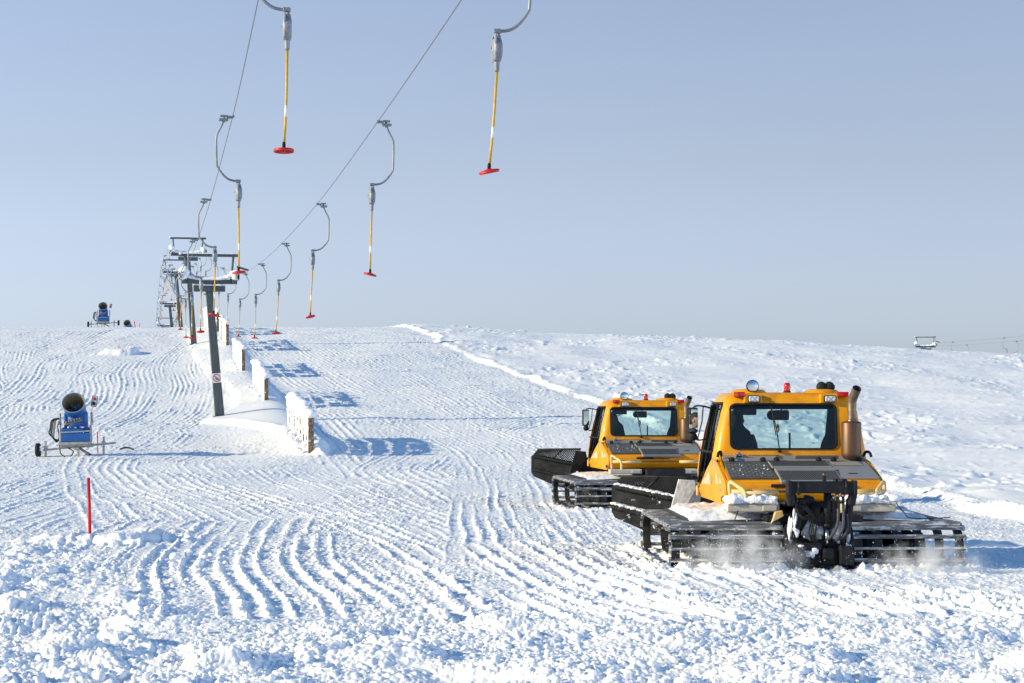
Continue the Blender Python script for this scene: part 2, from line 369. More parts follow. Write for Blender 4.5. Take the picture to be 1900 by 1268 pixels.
sn.node_tree.nodes['Principled BSDF'].inputs['Subsurface Weight'].default_value = SSSW
sn.node_tree.nodes['Principled BSDF'].inputs['Subsurface Radius'].default_value = (1.0, 1.0, 1.0); sn.node_tree.nodes['Principled BSDF'].inputs['Subsurface Scale'].default_value = .03
me.materials.append(sn); go = bpy.data.objects.new('snow_ground', me); COL.objects.link(go); tag(go, kind='structure')
# loose chunks of snow
def chunks():
    rs = np.random.RandomState(3); base = bmesh.new(); bmesh.ops.create_icosphere(base, subdivisions=2, radius=1)
    V = np.array([v.co[:] for v in base.verts]); Fc = np.array([[v.index for v in f.verts] for f in base.faces]); base.free()
    P = []
    for n, dx, d0, d1, s0, s1 in ((NCH, 6.5, 12.5, 21.5, .009, .042), (int(NCH*.5), 16, 20.5, 48, .009, .028)):
        d = d0 + (d1-d0)*rs.rand(n)**1.2; x = (rs.rand(n)*2-1)*.29*d
        keep = perlin(x*.6, d*.6, 91) + .3*perlin(x*2, d*2, 92) + .9*(rs.rand(n)-.5) > -.05
        sz = s0 + (s1-s0)*rs.rand(n)**6
        P.append(np.stack([x, d, sz], 1)[keep])
    n = int(NCH*.06); x = -4.2-5.0*rs.rand(n)-.0; d = 17+15*rs.rand(n); sz = .015+.055*rs.rand(n)**4
    P.append(np.stack([x, d, sz], 1)[np.abs(x) < .29*d])
    P = np.concatenate(P); dd, la, _ = poly_near(P[:, 0], P[:, 1], BANK); P = P[-la < .3]
    din, _, _ = poly_near(P[:, 0], P[:, 1], SHELF+SHELF[:1]); P = P[~(inside(P[:, 0], P[:, 1], SHELF))]
    z = snow_height(P[:, 0].copy(), P[:, 1].copy()); n = len(P)
    ph = rs.uniform(-3, 3, (n, 3, 3)); k = 1 + .20*np.sin(1.25*np.einsum('nij,vj->nvi', ph, V)+1.0).sum(2)
    a = rs.rand(n)*6.28; sc = P[:, 2, None]*rs.uniform(.75, 1.3, (n, 3)); sc[:, 2] *= .8
    W = V[None]*k[..., None]*sc[:, None, :]; c, s_ = np.cos(a)[:, None], np.sin(a)[:, None]
    X = W[..., 0]*c - W[..., 1]*s_ + P[:, 0, None]; Y = W[..., 0]*s_ + W[..., 1]*c + P[:, 1, None]; Z = W[..., 2] + (z + sc[:, 2]*.35)[:, None]
    m = bpy.data.meshes.new('snow_chunks'); vv = np.stack([X, Y, Z], -1).reshape(-1, 3).astype(np.float32); m.vertices.add(len(vv)); m.vertices.foreach_set('co', vv.ravel())
    ff = (Fc[None] + (np.arange(n)*len(V))[:, None, None]).reshape(-1, 3).astype(np.int32); nf = len(ff)
    m.loops.add(nf*3); m.polygons.add(nf); m.loops.foreach_set('vertex_index', ff.ravel()); m.polygons.foreach_set('loop_start', np.arange(0, nf*3, 3, dtype=np.int32))
    m.polygons.foreach_set('use_smooth', np.ones(nf, bool)); m.update(calc_edges=True); m.materials.append(M['snow'])
    o = bpy.data.objects.new('loose_snow', m); COL.objects.link(o); tag(o, 'loose white snow crumbs scattered over the churned foreground', 'snow', kind='stuff')
chunks()
# ------------------------------------------------------------------ drag lift
mat('galv', (.25, .29, .32), rough=.45, metal=.5, dirt=(.15, .17, .19), dscale=5, damt=.5)
mat('pylon_paint', (.05, .07, .08), rough=.55, dirt=(.09, .11, .115), dscale=3, damt=.7, streak=(6, 6, .6))
mat('grey_case', (.27, .30, .34), rough=.45, metal=.35, dirt=(.19, .21, .23), dscale=6, damt=.5)
mat('yellow_pole', (.58, .34, .02), rough=.35, spec=.5, dirt=(.40, .24, .03), dscale=12, damt=.5)
mat('white_tape', (.78, .78, .76), rough=.5)
mat('red_plastic', (.56, .012, .014), rough=.35, spec=.5, dirt=(.42, .015, .015), dscale=20, damt=.5)
mat('rubber', (.009, .010, .011), rough=.6, spec=.3, dirt=(.022, .022, .022), dscale=12)
mat('cable', (.20, .21, .22), rough=.45, metal=.6)
mat('rime', (.86, .885, .925), rough=.6, spec=.3, bump=.03, bscale=16)
mat('crusted_board', (.16, .10, .05), rough=.85, snow=.85, bump=.01, bscale=24)
mat('old_wood', (.20, .125, .055), rough=.85, dirt=(.09, .06, .035), dscale=5, damt=.9, streak=(9, 9, 1.2), bump=.006, bscale=30, snow=.35)
RD = np.array([-30, 8, 22.7, 35, 47, 61, 73, 84.5, 90, 100, 118, 132, 145, 158, 172, 184, 195, 222, 250, 280, 312, 330], float)
RZ = np.array([10.4, 8.15, 7.66, 7.38, 7.25, 7.39, 7.71, 8.2, 8.55, 9.4, 11.0, 12.5, 14.2, 14.75, 15.3, 15.9, 16.5, 16.25, 16.5, 16.3, 16.5, 16.5], float)
LH = math.atan(.183)
def rope(D, sd_): return Vector((lift_x(D) + 1.3*sd_, D, float(_pchip(np.array([float(D)]), RD, RZ)[0]) + (.25*float(sst(35, 23, D)) if sd_ < 0 else 0)))
for sd_, lb in ((-1, 'thin grey cable leaving the picture at the top near the left platter'), (1, 'thin grey steel cable climbing to the top edge between the two nearest platters')):
    b = MB(); b.tube([rope(d, sd_) for d in np.arange(-30, 330, 1.5)], .0085, n=6, cap=False)
    tag(b.build('haul_cable', M['cable']), lb, 'cable', 'haul cables of the drag lift')

def make_platter(sd_):
    """a drag-lift hanger, its origin on the cable"""
    k = sd_; root = empty('platter_hanger')
    b = MB(); b.tube([(0, -.09, 0), (0, .09, 0)], .024, 10); b.box((.05*k, 0, -.005), (.10, .05, .045), bev=.008); b.box((.15*k, 0, .012), (.14, .07, .032), bev=.008); b.box((.16*k, 0, -.055), (.17, .10, .045), bev=.012)
    b.tube([(.15*k, 0, -.1), (.15*k, 0, .03)], .022, 10); b.tube([(.03*k, .045, 0), (.03*k, -.06, 0)], .012, 8)
    b.build('grip', M['galv'], root)
    pts = smooth_pts([(.155*k, 0, -.07), (.20*k, 0, -.18), (.265*k, 0, -.31), (.283*k, 0, -.42), (.275*k, 0, -.80), (.255*k, 0, -.89), (.16*k, 0, -1.02), (.07*k, 0, -1.09), (-.02*k, 0, -1.115), (-.12*k, 0, -1.12)], 6)
    b = MB(); b.tube(pts, .019, 12); b.build('hanger_arm', M['galv'], root)
    b = MB(); b.box((-.10*k, 0, -1.12), (.09, .055, .05), bev=.01)
    for q in (-.025, .02): b.tube([(-.10*k+q, 0, -1.09), (-.10*k+q, 0, -1.175)], .011, 8)
    b.build('swivel', M['galv'], root)
    b = MB(); c = (-.105*k, 0, -1.335)
    b.lathe([(0, -.052), (.10, -.052), (.135, -.04), (.14, -.02), (.14, .02), (.135, .04), (.10, .052), (0, .052)], c, (1, 0, 0), 28)
    b.lathe([(0, -.058), (.05, -.058), (.06, -.05)], c, (1, 0, 0), 16); b.box((c[0]-.03, 0, -1.31), (.025, .26, .30), bev=.012); b.box((c[0], 0, -1.21), (.085, .11, .07), bev=.01)
    b.tube([(c[0]-.075, 0, -1.31), (c[0]-.05, 0, -1.31)], .012, 8)
    sb = b.build('spring_box', M['grey_case'], root)
    b = MB(); b.lathe([(.0, 0), (.026, 0), (.03, .02), (.032, .10), (.038, .13), (0, .13)], (c[0], 0, -1.58), (0, 0, 1), 14); b.build('outlet_collar', M['grey_case'], sb)
    # the bar hangs from the box and carries the plate
    b = MB(); b.tube([(0, 0, 0), (0, 0, -.5), (-.008, 0, -.85), (-.02, 0, -1.07)], .0155, 12); pl = b.build('tow_bar', M['yellow_pole'], root); pl.location = (c[0], 0, -1.57)
    b = MB(); b.tube([(-.0015, 0, -.64), (-.005, 0, -.77)], .0172, 12); b.build('reflective_band', M['white_tape'], pl)
    b = MB(); b.lathe([(0, 0), (.019, 0), (.021, .04), (.017, .07), (0, .07)], (-.021, 0, -1.125), (0, 0, 1), 12); b.build('rubber_joint', M['rubber'], pl)
    b = MB(); z = -1.15; cx = -.022
    b.lathe([(0, z-.004), (.03, z-.004), (.035, z), (.10, z-.008), (.108, z-.022), (.117, z-.02), (.119, z), (.112, z+.012), (.05, z+.022), (.03, z+.03), (0, z+.03)], (cx, 0, 0), (0, 0, 1), 32)
    for q in range(4):
        a = q*math.pi/4; b.box((cx, 0, z-.012), (.20, .008, .016), (0, 0, a))
    b.build('platter', M['red_plastic'], pl)
    return root
ORD = ['nearest', 'second nearest', 'third nearest', 'fourth nearest', 'fifth nearest', 'sixth nearest', 'seventh nearest', 'eighth nearest']
TOWERS = [90, 145, 195, 250, 312]
LAB = {(1, 0): 'red platter on a yellow bar hanging alone at the top centre of the sky', (1, 1): 'red platter hanger in open sky, next below the top centre one on its cable',
       (1, 2): 'red platter hanger just above the skyline with its plate in open sky', (1, 3): 'right-cable red platter hanger with its plate just over the snow crest',
       (1, 4): 'fifth red platter hanger on the right cable, its plate against the snow', (1, 5): 'right-cable red platter hanger sixth from the camera, near the big pylon',
       (-1, 0): 'red platter on a yellow bar at the top left, its arm cut by the frame', (-1, 1): 'red platter hanger whose plate hangs at the right end of the pylon arm',
       (-1, 2): 'red platter hanger whose plate hangs before the big pylon post', (-1, 3): 'red platter hanger whose plate hangs just left of the big pylon post'}
for sd_ in (1, -1):
    proto = make_platter(sd_); first = True; k = 0
    D = 22.7
    while D < 306:
        if min(abs(D-t) for t in TOWERS) > 1.2:
            o = proto if first else copy_tree(proto); first = False
            p = rope(D, sd_); o.location = p; o.rotation_euler = (0, 0, LH + rng.uniform(-.12, .12))
            for c in o.children:
                if c.name.startswith('tow_bar'):
                    c.rotation_mode = 'ZYX'; c.rotation_euler = (rng.uniform(-.06, .06), .03 + rng.uniform(-.03, .05) if sd_ > 0 else rng.uniform(-.01, .035), rng.uniform(0, 3))
                    if k == 0: c.rotation_euler = (.03, .058 if sd_ > 0 else .015, .2)
                    for pc in c.children:
                        if pc.name.startswith('platter'):
                            e_ = Euler((rng.uniform(-.22, .22), rng.uniform(-.22, .22) if k else (-.28 if sd_ > 0 else .0), 0)).to_matrix(); v_ = Vector((-.022, 0, -1.14)); pc.rotation_euler = e_.to_euler(); pc.location = v_ - e_ @ v_
            seg = sum(D > t for t in TOWERS); sdn = 'right-hand' if sd_ > 0 else 'left-hand'
            lb = LAB.get((sd_, k)) or ['small red platter on the %s cable just before the big pylon' % sdn, 'small red platter on the %s cable between the big and second pylons' % sdn, 'tiny red platter hanger on the %s cable between second and third pylons' % sdn,
                  'tiny red platter hanger on the %s cable beyond the third pylon' % sdn, 'barely visible red platter hanger on the %s cable beyond the fourth pylon' % sdn][min(seg, 4)]
            tag(o, lb, 'platter lift', 'platter hangers on the lift cables')
        k += 1; D += 12.65 if sd_ > 0 else 12.15

def snow_bank(b, pts, w, h, seed):
    """rounded ridge of snow lying along a polyline"""
    r = random.Random(seed); P = smooth_pts(pts, 5); rings = []
    for i, p in enumerate(P):
        t = (P[min(i+1, len(P)-1)]-P[max(i-1, 0)]).normalized(); sdv = Vector((-t.y, t.x, 0)).normalized()
        e = 1 if 0 < i < len(P)-1 else .35; hh = h*e*r.uniform(.75, 1.2); ww = w*(.8 if e < 1 else r.uniform(.9, 1.15))
        rings.append([p + sdv*(ww*.5*math.cos(a)) + Vector((0, 0, hh*max(0, math.sin(a))*1.0 - .0)) for a in [math.pi*j/8 for j in range(9)]])
    b.loft(rings, close=True)
def make_pylon(px_base, D, xc, zr, lb, sign=False, top=True, seed=0):
    gx = (px_base-950)/F*D; g = mz(gx, D)-.15
    root = empty('lift_pylon', (gx, D, g), LH); R = Matrix.Rotation(-LH, 3, 'Z')
    off = R @ Vector((xc-gx, 0, 0)); H = zr-g; cx, cy = off.x, off.y
    P0 = Vector((0, 0, 0)); P1 = Vector((cx, cy, H-.78)); ax = (P1-P0).normalized(); qy_ = ax.cross(Vector((1, 0, 0))).normalized(); q = Matrix((qy_.cross(ax), qy_, ax)).transposed()
    b = MB(); w0, w1 = .215, .165; rings = []
    for t, w_ in ((0, w0), (1, w1)):
        c = P0.lerp(P1, t); rings.append([c + q @ Vector((x*w_, y*w_, 0)) for x, y in ((-1, -.86), (-.86, -1), (.86, -1), (1, -.86), (1, .86), (.86, 1), (-.86, 1), (-1, .86))])
    b.loft(rings, smooth=False); b.box(P0 + Vector((0, 0, .12)), (.62, .62, .05)); b.build('pole', M['pylon_paint'], root)
    b = MB(); b.box((cx, cy-.02, H-.68), (1.42, .36, .26), bev=.03); b.box((cx, cy, H-.44), (.36, .3, .24), bev=.02); b.build('headframe', M['pylon_paint'], root)
    b = MB(); b.box((cx, cy, H-.36), (2.5, .22, .2), bev=.02)
    for s_ in (-1, 1): b.box((cx+1.12*s_, cy, H-.22), (.18, .5, .42), bev=.03)
    b.build('crossarm', M['pylon_paint'], root)
    if top:
        for s_ in (-1, 1):
            b = MB(); b.tube([(cx+.98*s_, cy, H-.3), (cx+1.08*s_, cy, H+.80)], .05, 8); b.build('upright', M['pylon_paint'], root)
        b = MB(); b.box((cx, cy, H+.83), (2.62, .10, .13), bev=.015); b.build('top_bar', M['pylon_paint'], root)
        b = MB(); b.box((cx+1.5, cy, H+.25), (.55, .09, .09), (0, .28, 0)); b.build('rope_guide', M['pylon_paint'], root)
    for s_ in (-1, 1):
        for yy in (-.42, 0, .42):
            b = MB(); b.lathe([(.03, -.035), (.11, -.035), (.13, -.028), (.105, 0), (.13, .028), (.11, .035), (.03, .035)], (cx+1.3*s_, cy+yy, H-.145), (1, 0, 0), 18)
            b.build('sheave', M['rubber'], root)
        b = MB(); b.box((cx+1.22*s_, cy, H-.15), (.04, 1.1, .10), bev=.01); b.build('sheave_beam', M['galv'], root)
    b = MB(); z = H-.28
    snow_bank(b, [(cx-1.28, cy, z+.2), (cx-1.0, cy, z+.10), (cx-.6, cy, z), (cx, cy, z-.02), (cx+.6, cy, z), (cx+.95, cy, z+.12), (cx+1.22, cy, z+.24)], .42, .19, seed)
    snow_bank(b, [(cx-.7, cy, H-.56), (cx, cy, H-.55), (cx+.7, cy, H-.56)], .36, .10, seed+1)
    for s_, a in ((-1, .30), (1, .18)): 
        b.lump((cx+1.14*s_, cy-.02, H+.02), (.24, .26, a), seed+5, 2); b.lump((cx+1.16*s_, cy-.1, H-.12), (.22, .24, .2), seed+6, 2)
    if top: snow_bank(b, [(cx-1.3, cy, H+.89), (cx, cy, H+.89), (cx+1.3, cy, H+.89)], .12, .04, seed+2); b.lump((cx-1.27, cy, H+.9), (.09, .09, .08), 3, 1)
    b.build('snow_cap', M['rime'], root)
    if sign:
        t = .318; c = P0.lerp(P1, t); n = -(q @ Vector((0, 1, 0)))
        b = MB(); b.box(c + q @ Vector((0, -.235, 0)), (.39, .02, .43), q, bev=.006); sg = b.build('warning_sign', mat('sign_white', (.74, .74, .73), rough=.4), root)
        o = c + q @ Vector((0, -.248, 0)); rr = mat('sign_red', (.5, .015, .02), rough=.4); bk = mat('sign_black', (.02, .02, .02), rough=.5)
        qx, qz = q @ Vector((1, 0, 0)), q @ Vector((0, 0, 1)); m_ = Matrix((qx, -n, qz)).transposed()
        b = MB(); N = 40
        for j in range(N):
            a0, a1 = 2*math.pi*j/N, 2*math.pi*(j+1)/N
            b.quad(*[o + qx*(math.cos(a)*r_) + qz*(math.sin(a)*r_) + n*.002 for a, r_ in ((a0, .175), (a1, .175), (a1, .140), (a0, .140))])
        dv, ev = (qx-qz).normalized()*.15, (qx+qz).normalized()*.017
        b.quad(*[o + n*.004 + p for p in (-dv-ev, dv-ev, dv+ev, -dv+ev)]); b.build('prohibition_ring', rr, sg, fixn=False)
        b = MB()
        for x_, z0, z1 in ((-.05, -.09, .0), (-.015, -.10, .02), (.03, -.10, .01), (.065, -.09, -.02)):      # small figures of people under the bar
            b.box(o + qx*x_ + qz*((z0+z1)/2) + n*.001, (.018, .004, z1-z0), m_); b.box(o + qx*x_ + qz*(z1+.018) + n*.001, (.02, .004, .02), m_)
        b.build('pictogram', bk, sg)
    return tag(root, lb, 'pylon', 'pylons of the drag lift')
make_pylon(408, 90, lift_x(90), 8.55, 'large dark lift pylon with round prohibition sign and snow-filled crossarm', True, True, 1)
make_pylon(360, 145, -23.6, 14.2, 'second dark lift pylon, just left of the big one and rising above it', False, True, 2)
make_pylon(336, 195, lift_x(195), 16.5, 'third lift pylon, thin post on the crest behind the second', False, True, 3)
make_pylon(322, 250, lift_x(250), 16.5, 'fourth lift pylon, short post rising from behind the crest', False, False, 4)
make_pylon(310, 312, lift_x(312), 16.5, 'farthest low lift pylon frame at the left end of the cables', False, True, 5)

# ------------------------------------------------------------------ snow fences beside the lift
def make_fence(d0, d1, n, h, lb, seed):
    r = random.Random(seed); x0, x1 = fence_x(d0), fence_x(d1); g0 = mz(x0, d0)
    root = empty('snow_fence', (x0, d0, g0)); L = math.hypot(x1-x0, d1-d0); dv = Vector(((x1-x0)/L, (d1-d0)/L, 0)); nv_ = Vector((-dv.y, dv.x, 0))
    def base(t): return Vector((x1-x0, d1-d0, 0))*t + Vector((0, 0, mz(x0+(x1-x0)*t, d0+(d1-d0)*t)-g0-.1))
    crust = MB(); Rm = Matrix((nv_, dv, Vector((0, 0, 1)))).transposed()
    for i in range(n):
        t = i/(n-1); p = base(t); hh = h*r.uniform(.88, 1.05) + .1
        if i == 0:
            b = MB(); b.box(p + Vector((0, 0, hh/2)), (.20, .13, hh), Rm, bev=.012); b.build('end_post', M['old_wood'], root)
        else:
            b = MB(); b.box(p + Vector((0, 0, hh/2)), (.13, .10, hh), Rm, bev=.01); b.build('post', M['old_wood'], root)
        # rime grown on the windward (left) face, thickest near the top
        q = p + nv_*(.07 if i else .06) + dv*(.03 if i else .16); rg = []
        for j in range(11):
            u = j/10; zz = hh*(.10+.90*u); ra = (.062 + .04*u*u)*r.uniform(.8, 1.2)
            rg.append([q + nv_*(.03*u + math.cos(a)*ra*.9) + dv*(math.sin(a)*ra*1.05) + Vector((0, 0, zz)) for a in [2*math.pi*k/9 for k in range(9)]])
        crust.loft(rg)
        crust.lump(p + Vector((0, 0, hh+.04)) + dv*.02, (.24*r.uniform(.9, 1.15), .22*r.uniform(.8, 1.1), .15*r.uniform(.8, 1.15)), seed*50+i, 2, .10)
        for _ in range(3): crust.lump(p + nv_*.05 + dv*r.uniform(.0, .05) + Vector((0, 0, hh*r.uniform(.2, .9))), (.11, .10, .07), r.randrange(9999), 1, .2)
    for zz in (.14, .36, .58, .80, .97):
        b = MB(); rl = random.Random(seed*7+int(zz*100)); any_ = False
        for j in range(n-1):                                 # boards, here and there one is missing or split
            if rl.random() < ((.25 if zz > .9 else .10) if d0 < 80 else .62) and j: continue
            a, c = base(.02 + .98*j/(n-1)) + Vector((0, 0, zz*h + rl.uniform(-.02, .02))), base(.02 + .98*(j+1)/(n-1)) + Vector((0, 0, zz*h + rl.uniform(-.03, .03))); m_ = (a+c)/2
            b.box(m_, (.035, (c-a).length*rl.uniform(.9, 1), h*rl.uniform(.13, .19)), (c-a).normalized().to_track_quat('Y', 'Z').to_matrix())
        b.build('rail', M['crusted_board'], root)
        k_ = int(L/.35)
        for j in range(k_):                                  # crusted snow caught on the boards
            t = .06 + .94*(j+r.random()*.8)/k_
            if r.random() < (.6 if zz > .9 else .28): crust.lump(base(min(t, 1)) + Vector((0, 0, zz*h + r.uniform(-.03, .08))) + nv_*.04, (.08, .2, .08*r.uniform(.7, 1.6)), r.randrange(9999), 1, .2)
    top = [base(t) + Vector((0, 0, h+.06)) for t in (.0, .25, .5, .75, 1)]; snow_bank(crust, top, .17, .07, seed)
    for j in range(int(L*2.2)):                              # drifted lumps along the foot
        t = r.uniform(.02, 1); crust.lump(base(t) + nv_*r.uniform(.12, .5) + Vector((0, 0, .06)), (r.uniform(.08, .25), r.uniform(.1, .3), r.uniform(.06, .16)), r.randrange(9999), 1, .25)
    crust.build('snow_crust', M['rime'], root)
    return tag(root, lb, 'snow fence', 'snow-crusted fence sections beside the lift')
FN = ['nearest snow-crusted fence section, with a bare brown end post', 'second snow-crusted fence section, just right of the big pylon foot', 'third snow-crusted fence section, beyond the second with a broken brown end post',
      'fourth fence section, half hidden behind the pylon and buried in snow', 'fifth fence section near the crest behind the big pylon', 'last snow-covered fence section on the crest behind the big pylon']
for i, (d0, d1, n, h) in enumerate([(72, 81.5, 8, 1.30), (97, 106, 8, 1.28), (118, 128, 8, 1.3), (139, 149, 7, 1.5), (156, 165, 6, 1.6), (172, 184, 7, 1.8)]): make_fence(d0, d1, n, h, FN[i], 20+i)

# ------------------------------------------------------------------ far lift on the right-hand hill
def far_lift():
    root = make_pylon(1717, 246, (1717-950)/F*246, 10.95, 'tiny snow-covered lift frame on the far right skyline', False, True, 9)
    root.rotation_euler = (0, 0, 0)
    A = [Vector(((px-950)/F*d, d, CZ-(py-770)/F*d)) for px, py, d in ((1703, 640, 246), (1770, 634.5, 222), (1866, 627, 197), (1990, 612, 170), (2300, 560, 130))]
    B = [Vector(((px-950)/F*d, d, CZ-(py-770)/F*d)) for px, py, d in ((1734, 642, 246), (1792, 640, 222), (1884, 633.5, 197), (2020, 622, 170), (2340, 575, 130))]
    for P, lb in ((A, 'upper faint cable of the far lift at the right edge'), (B, 'lower faint cable of the far lift at the right edge')):
        b = MB(); b.tube(smooth_pts(P, 6), .010, 5, cap=False); tag(b.build('haul_cable', M['cable']), lb, 'cable', 'haul cables of the far lift')
    for i, (P, k) in enumerate(((A, -1), (B, 1), (A, -1), (B, 1))):
        j = 1 + i//2; o = make_platter(k); o.location = P[j]
        tag(o, ['faint hanger just right of the far frame, on its upper cable', 'faint hanger just right of the far frame, on its lower cable', 'faint far hanger curving left near the right edge of the skyline', 'faint far hanger curving right near the right edge of the skyline'][i], 'platter lift', 'hangers of the far lift')
far_lift()
# ------------------------------------------------------------------ snow groomers
mat('groomer_yellow', (.83, .335, .001), rough=.34, spec=.35, coat=.12, dirt=(.56, .22, .004), dscale=3, damt=.5)
mat('worn_yellow', (.72, .42, .07), rough=.5, dirt=(.62, .52, .34), dscale=7, damt=.8)
mat('deck_grey', (.33, .35, .37), rough=.42, metal=.45, dirt=(.30, .31, .32), dscale=6, damt=.6)
mat('tread', (.19, .20, .21), rough=.6, metal=.15)
mat('deck_dark', (.11, .12, .13), rough=.5, metal=.5, dirt=(.15, .16, .17), dscale=8, damt=.5)
mat('hole_black', (.006, .006, .007), rough=.7)
mat('black_steel', (.007, .008, .011), rough=.42, spec=.3, dirt=(.022, .023, .026), dscale=5, damt=.5)
mat('blade_black', (.007, .009, .012), rough=.42, spec=.3, dirt=(.026, .028, .032), dscale=4, damt=.6)
mat('blade_snowy', (.007, .009, .012), rough=.42, spec=.3, dirt=(.03, .032, .036), dscale=4, damt=.6, snow=.25)
mat('cream_beam', (.55, .52, .45), rough=.6, dirt=(.38, .35, .29), dscale=5, damt=.7)
mat('track_alu', (.20, .205, .21), rough=.42, metal=.5, dirt=(.44, .44, .45), dscale=7, damt=.8, streak=(.5, 3, 3), snow=.48)
mat('belt', (.012, .013, .014), rough=.6, dirt=(.04, .04, .042), dscale=9, damt=.6, snow=.3)
mat('muffler', (.15, .112, .065), rough=.36, metal=.7, dirt=(.15, .07, .05), dscale=2.5, damt=1.0, streak=(3, 3, .8))
mat('pipe_steel', (.30, .24, .17), rough=.34, metal=.85, dirt=(.17, .12, .09), dscale=6, damt=.7)
mat('chrome', (.62, .64, .66), rough=.16, metal=1.0)
mat('mirror', (.80, .84, .86), rough=.02, metal=1.0)
mat('lens_clear', (.80, .82, .84), rough=.12, spec=.7, coat=.5)
mat('lens_red', (.55, .008, .010), rough=.15, coat=.6)
mat('lens_amber', (.62, .10, .008), rough=.15, coat=.6)
mat('seat_fabric', (.018, .024, .034), rough=.8, dirt=(.035, .042, .055), dscale=6)
mat('interior', (.03, .034, .04), rough=.7)
mat('hose', (.035, .036, .04), rough=.55, dirt=(.10, .10, .11), dscale=20)
mat('decal_silver', (.55, .50, .38), rough=.4)
mat('decal_grey', (.34, .33, .30), rough=.45)
mat('grime_snow', (.80, .83, .88), rough=.65, dirt=(.42, .44, .48), dscale=9, damt=.6, bump=.008, bscale=18)
def glass(name, tint, refl=.08):
    m = bpy.data.materials.new(name); m.use_nodes = True; nt = m.node_tree; nt.nodes.clear(); L = nt.links.new
    o = nt.nodes.new('ShaderNodeOutputMaterial'); t = nt.nodes.new('ShaderNodeBsdfTransparent'); g = nt.nodes.new('ShaderNodeBsdfGlossy'); x = nt.nodes.new('ShaderNodeMixShader'); f = nt.nodes.new('ShaderNodeFresnel')
    f.inputs[0].default_value = 1.5; t.inputs[0].default_value = (*tint, 1); g.inputs['Roughness'].default_value = .02
    L(f.outputs[0], x.inputs[0]); L(t.outputs[0], x.inputs[1]); L(g.outputs[0], x.inputs[2]); L(x.outputs[0], o.inputs[0]); M[name] = m; return m
glass('tinted_glass', (.60, .78, .80)); glass('clear_glass', (.84, .92, .92))
def rrect(x0, x1, y0, y1, r, n=5):
    """rounded rectangle, counter-clockwise"""
    P = []
    for cx, cy, a0 in ((x1-r, y0+r, -90), (x1-r, y1-r, 0), (x0+r, y1-r, 90), (x0+r, y0+r, 180)):
        for k in range(n+1): a = rad(a0 + 90*k/n); P.append((cx+r*math.cos(a), cy+r*math.sin(a)))
    return P
def ring_prism(b, outer, inner, y0, y1):
    """flat frame between two outlines with equal point counts, in the x-z plane, thick along y"""
    n = len(outer); V = [[b.bm.verts.new((p[0], y, p[1])) for p in o] for o in (outer, inner) for y in (y0, y1)]
    for j in range(n):
        k = (j+1) % n
        for a, c in ((0, 1), (1, 3), (3, 2), (2, 0)): b.bm.faces.new((V[a][j], V[a][k], V[c][k], V[c][j]))
def apply_bool(o, cutters):
    for c in cutters:
        m = o.modifiers.new('b', 'BOOLEAN'); m.operation = 'DIFFERENCE'; m.object = c; m.solver = 'EXACT'
    dg = bpy.context.evaluated_depsgraph_get(); dg.update()
    me = bpy.data.meshes.new_from_object(o.evaluated_get(dg)); o.modifiers.clear(); o.data = me
    for c in cutters: bpy.data.objects.remove(c, do_unlink=True)
def shade_smooth(o, ang=35):
    bm = bmesh.new(); bm.from_mesh(o.data)
    for f in bm.faces: f.smooth = True
    for e in bm.edges: e.smooth = (len(e.link_faces) != 2) or (e.calc_face_angle(0) < rad(ang))
    bm.to_mesh(o.data); bm.free()
def holes(b, P, ux, uy, n, w, h, step, r):
    """staggered dark round holes laid on a plate, P its lower-left corner"""
    ny = int(h/(step*.866)); nx = int(w/step)
    for j in range(ny):
        for i in range(nx):
            c = P + ux*(step*(i + .25 + .5*(j % 2))) + uy*(step*.866*(j+.5)) + n*.003
            if (i+.25+.5*(j % 2))*step > w-r: continue
            b.bm.faces.new([b.bm.verts.new(c + ux*(r*math.cos(a)) + uy*(r*math.sin(a))) for a in [2*math.pi*k/8 for k in range(8)]])

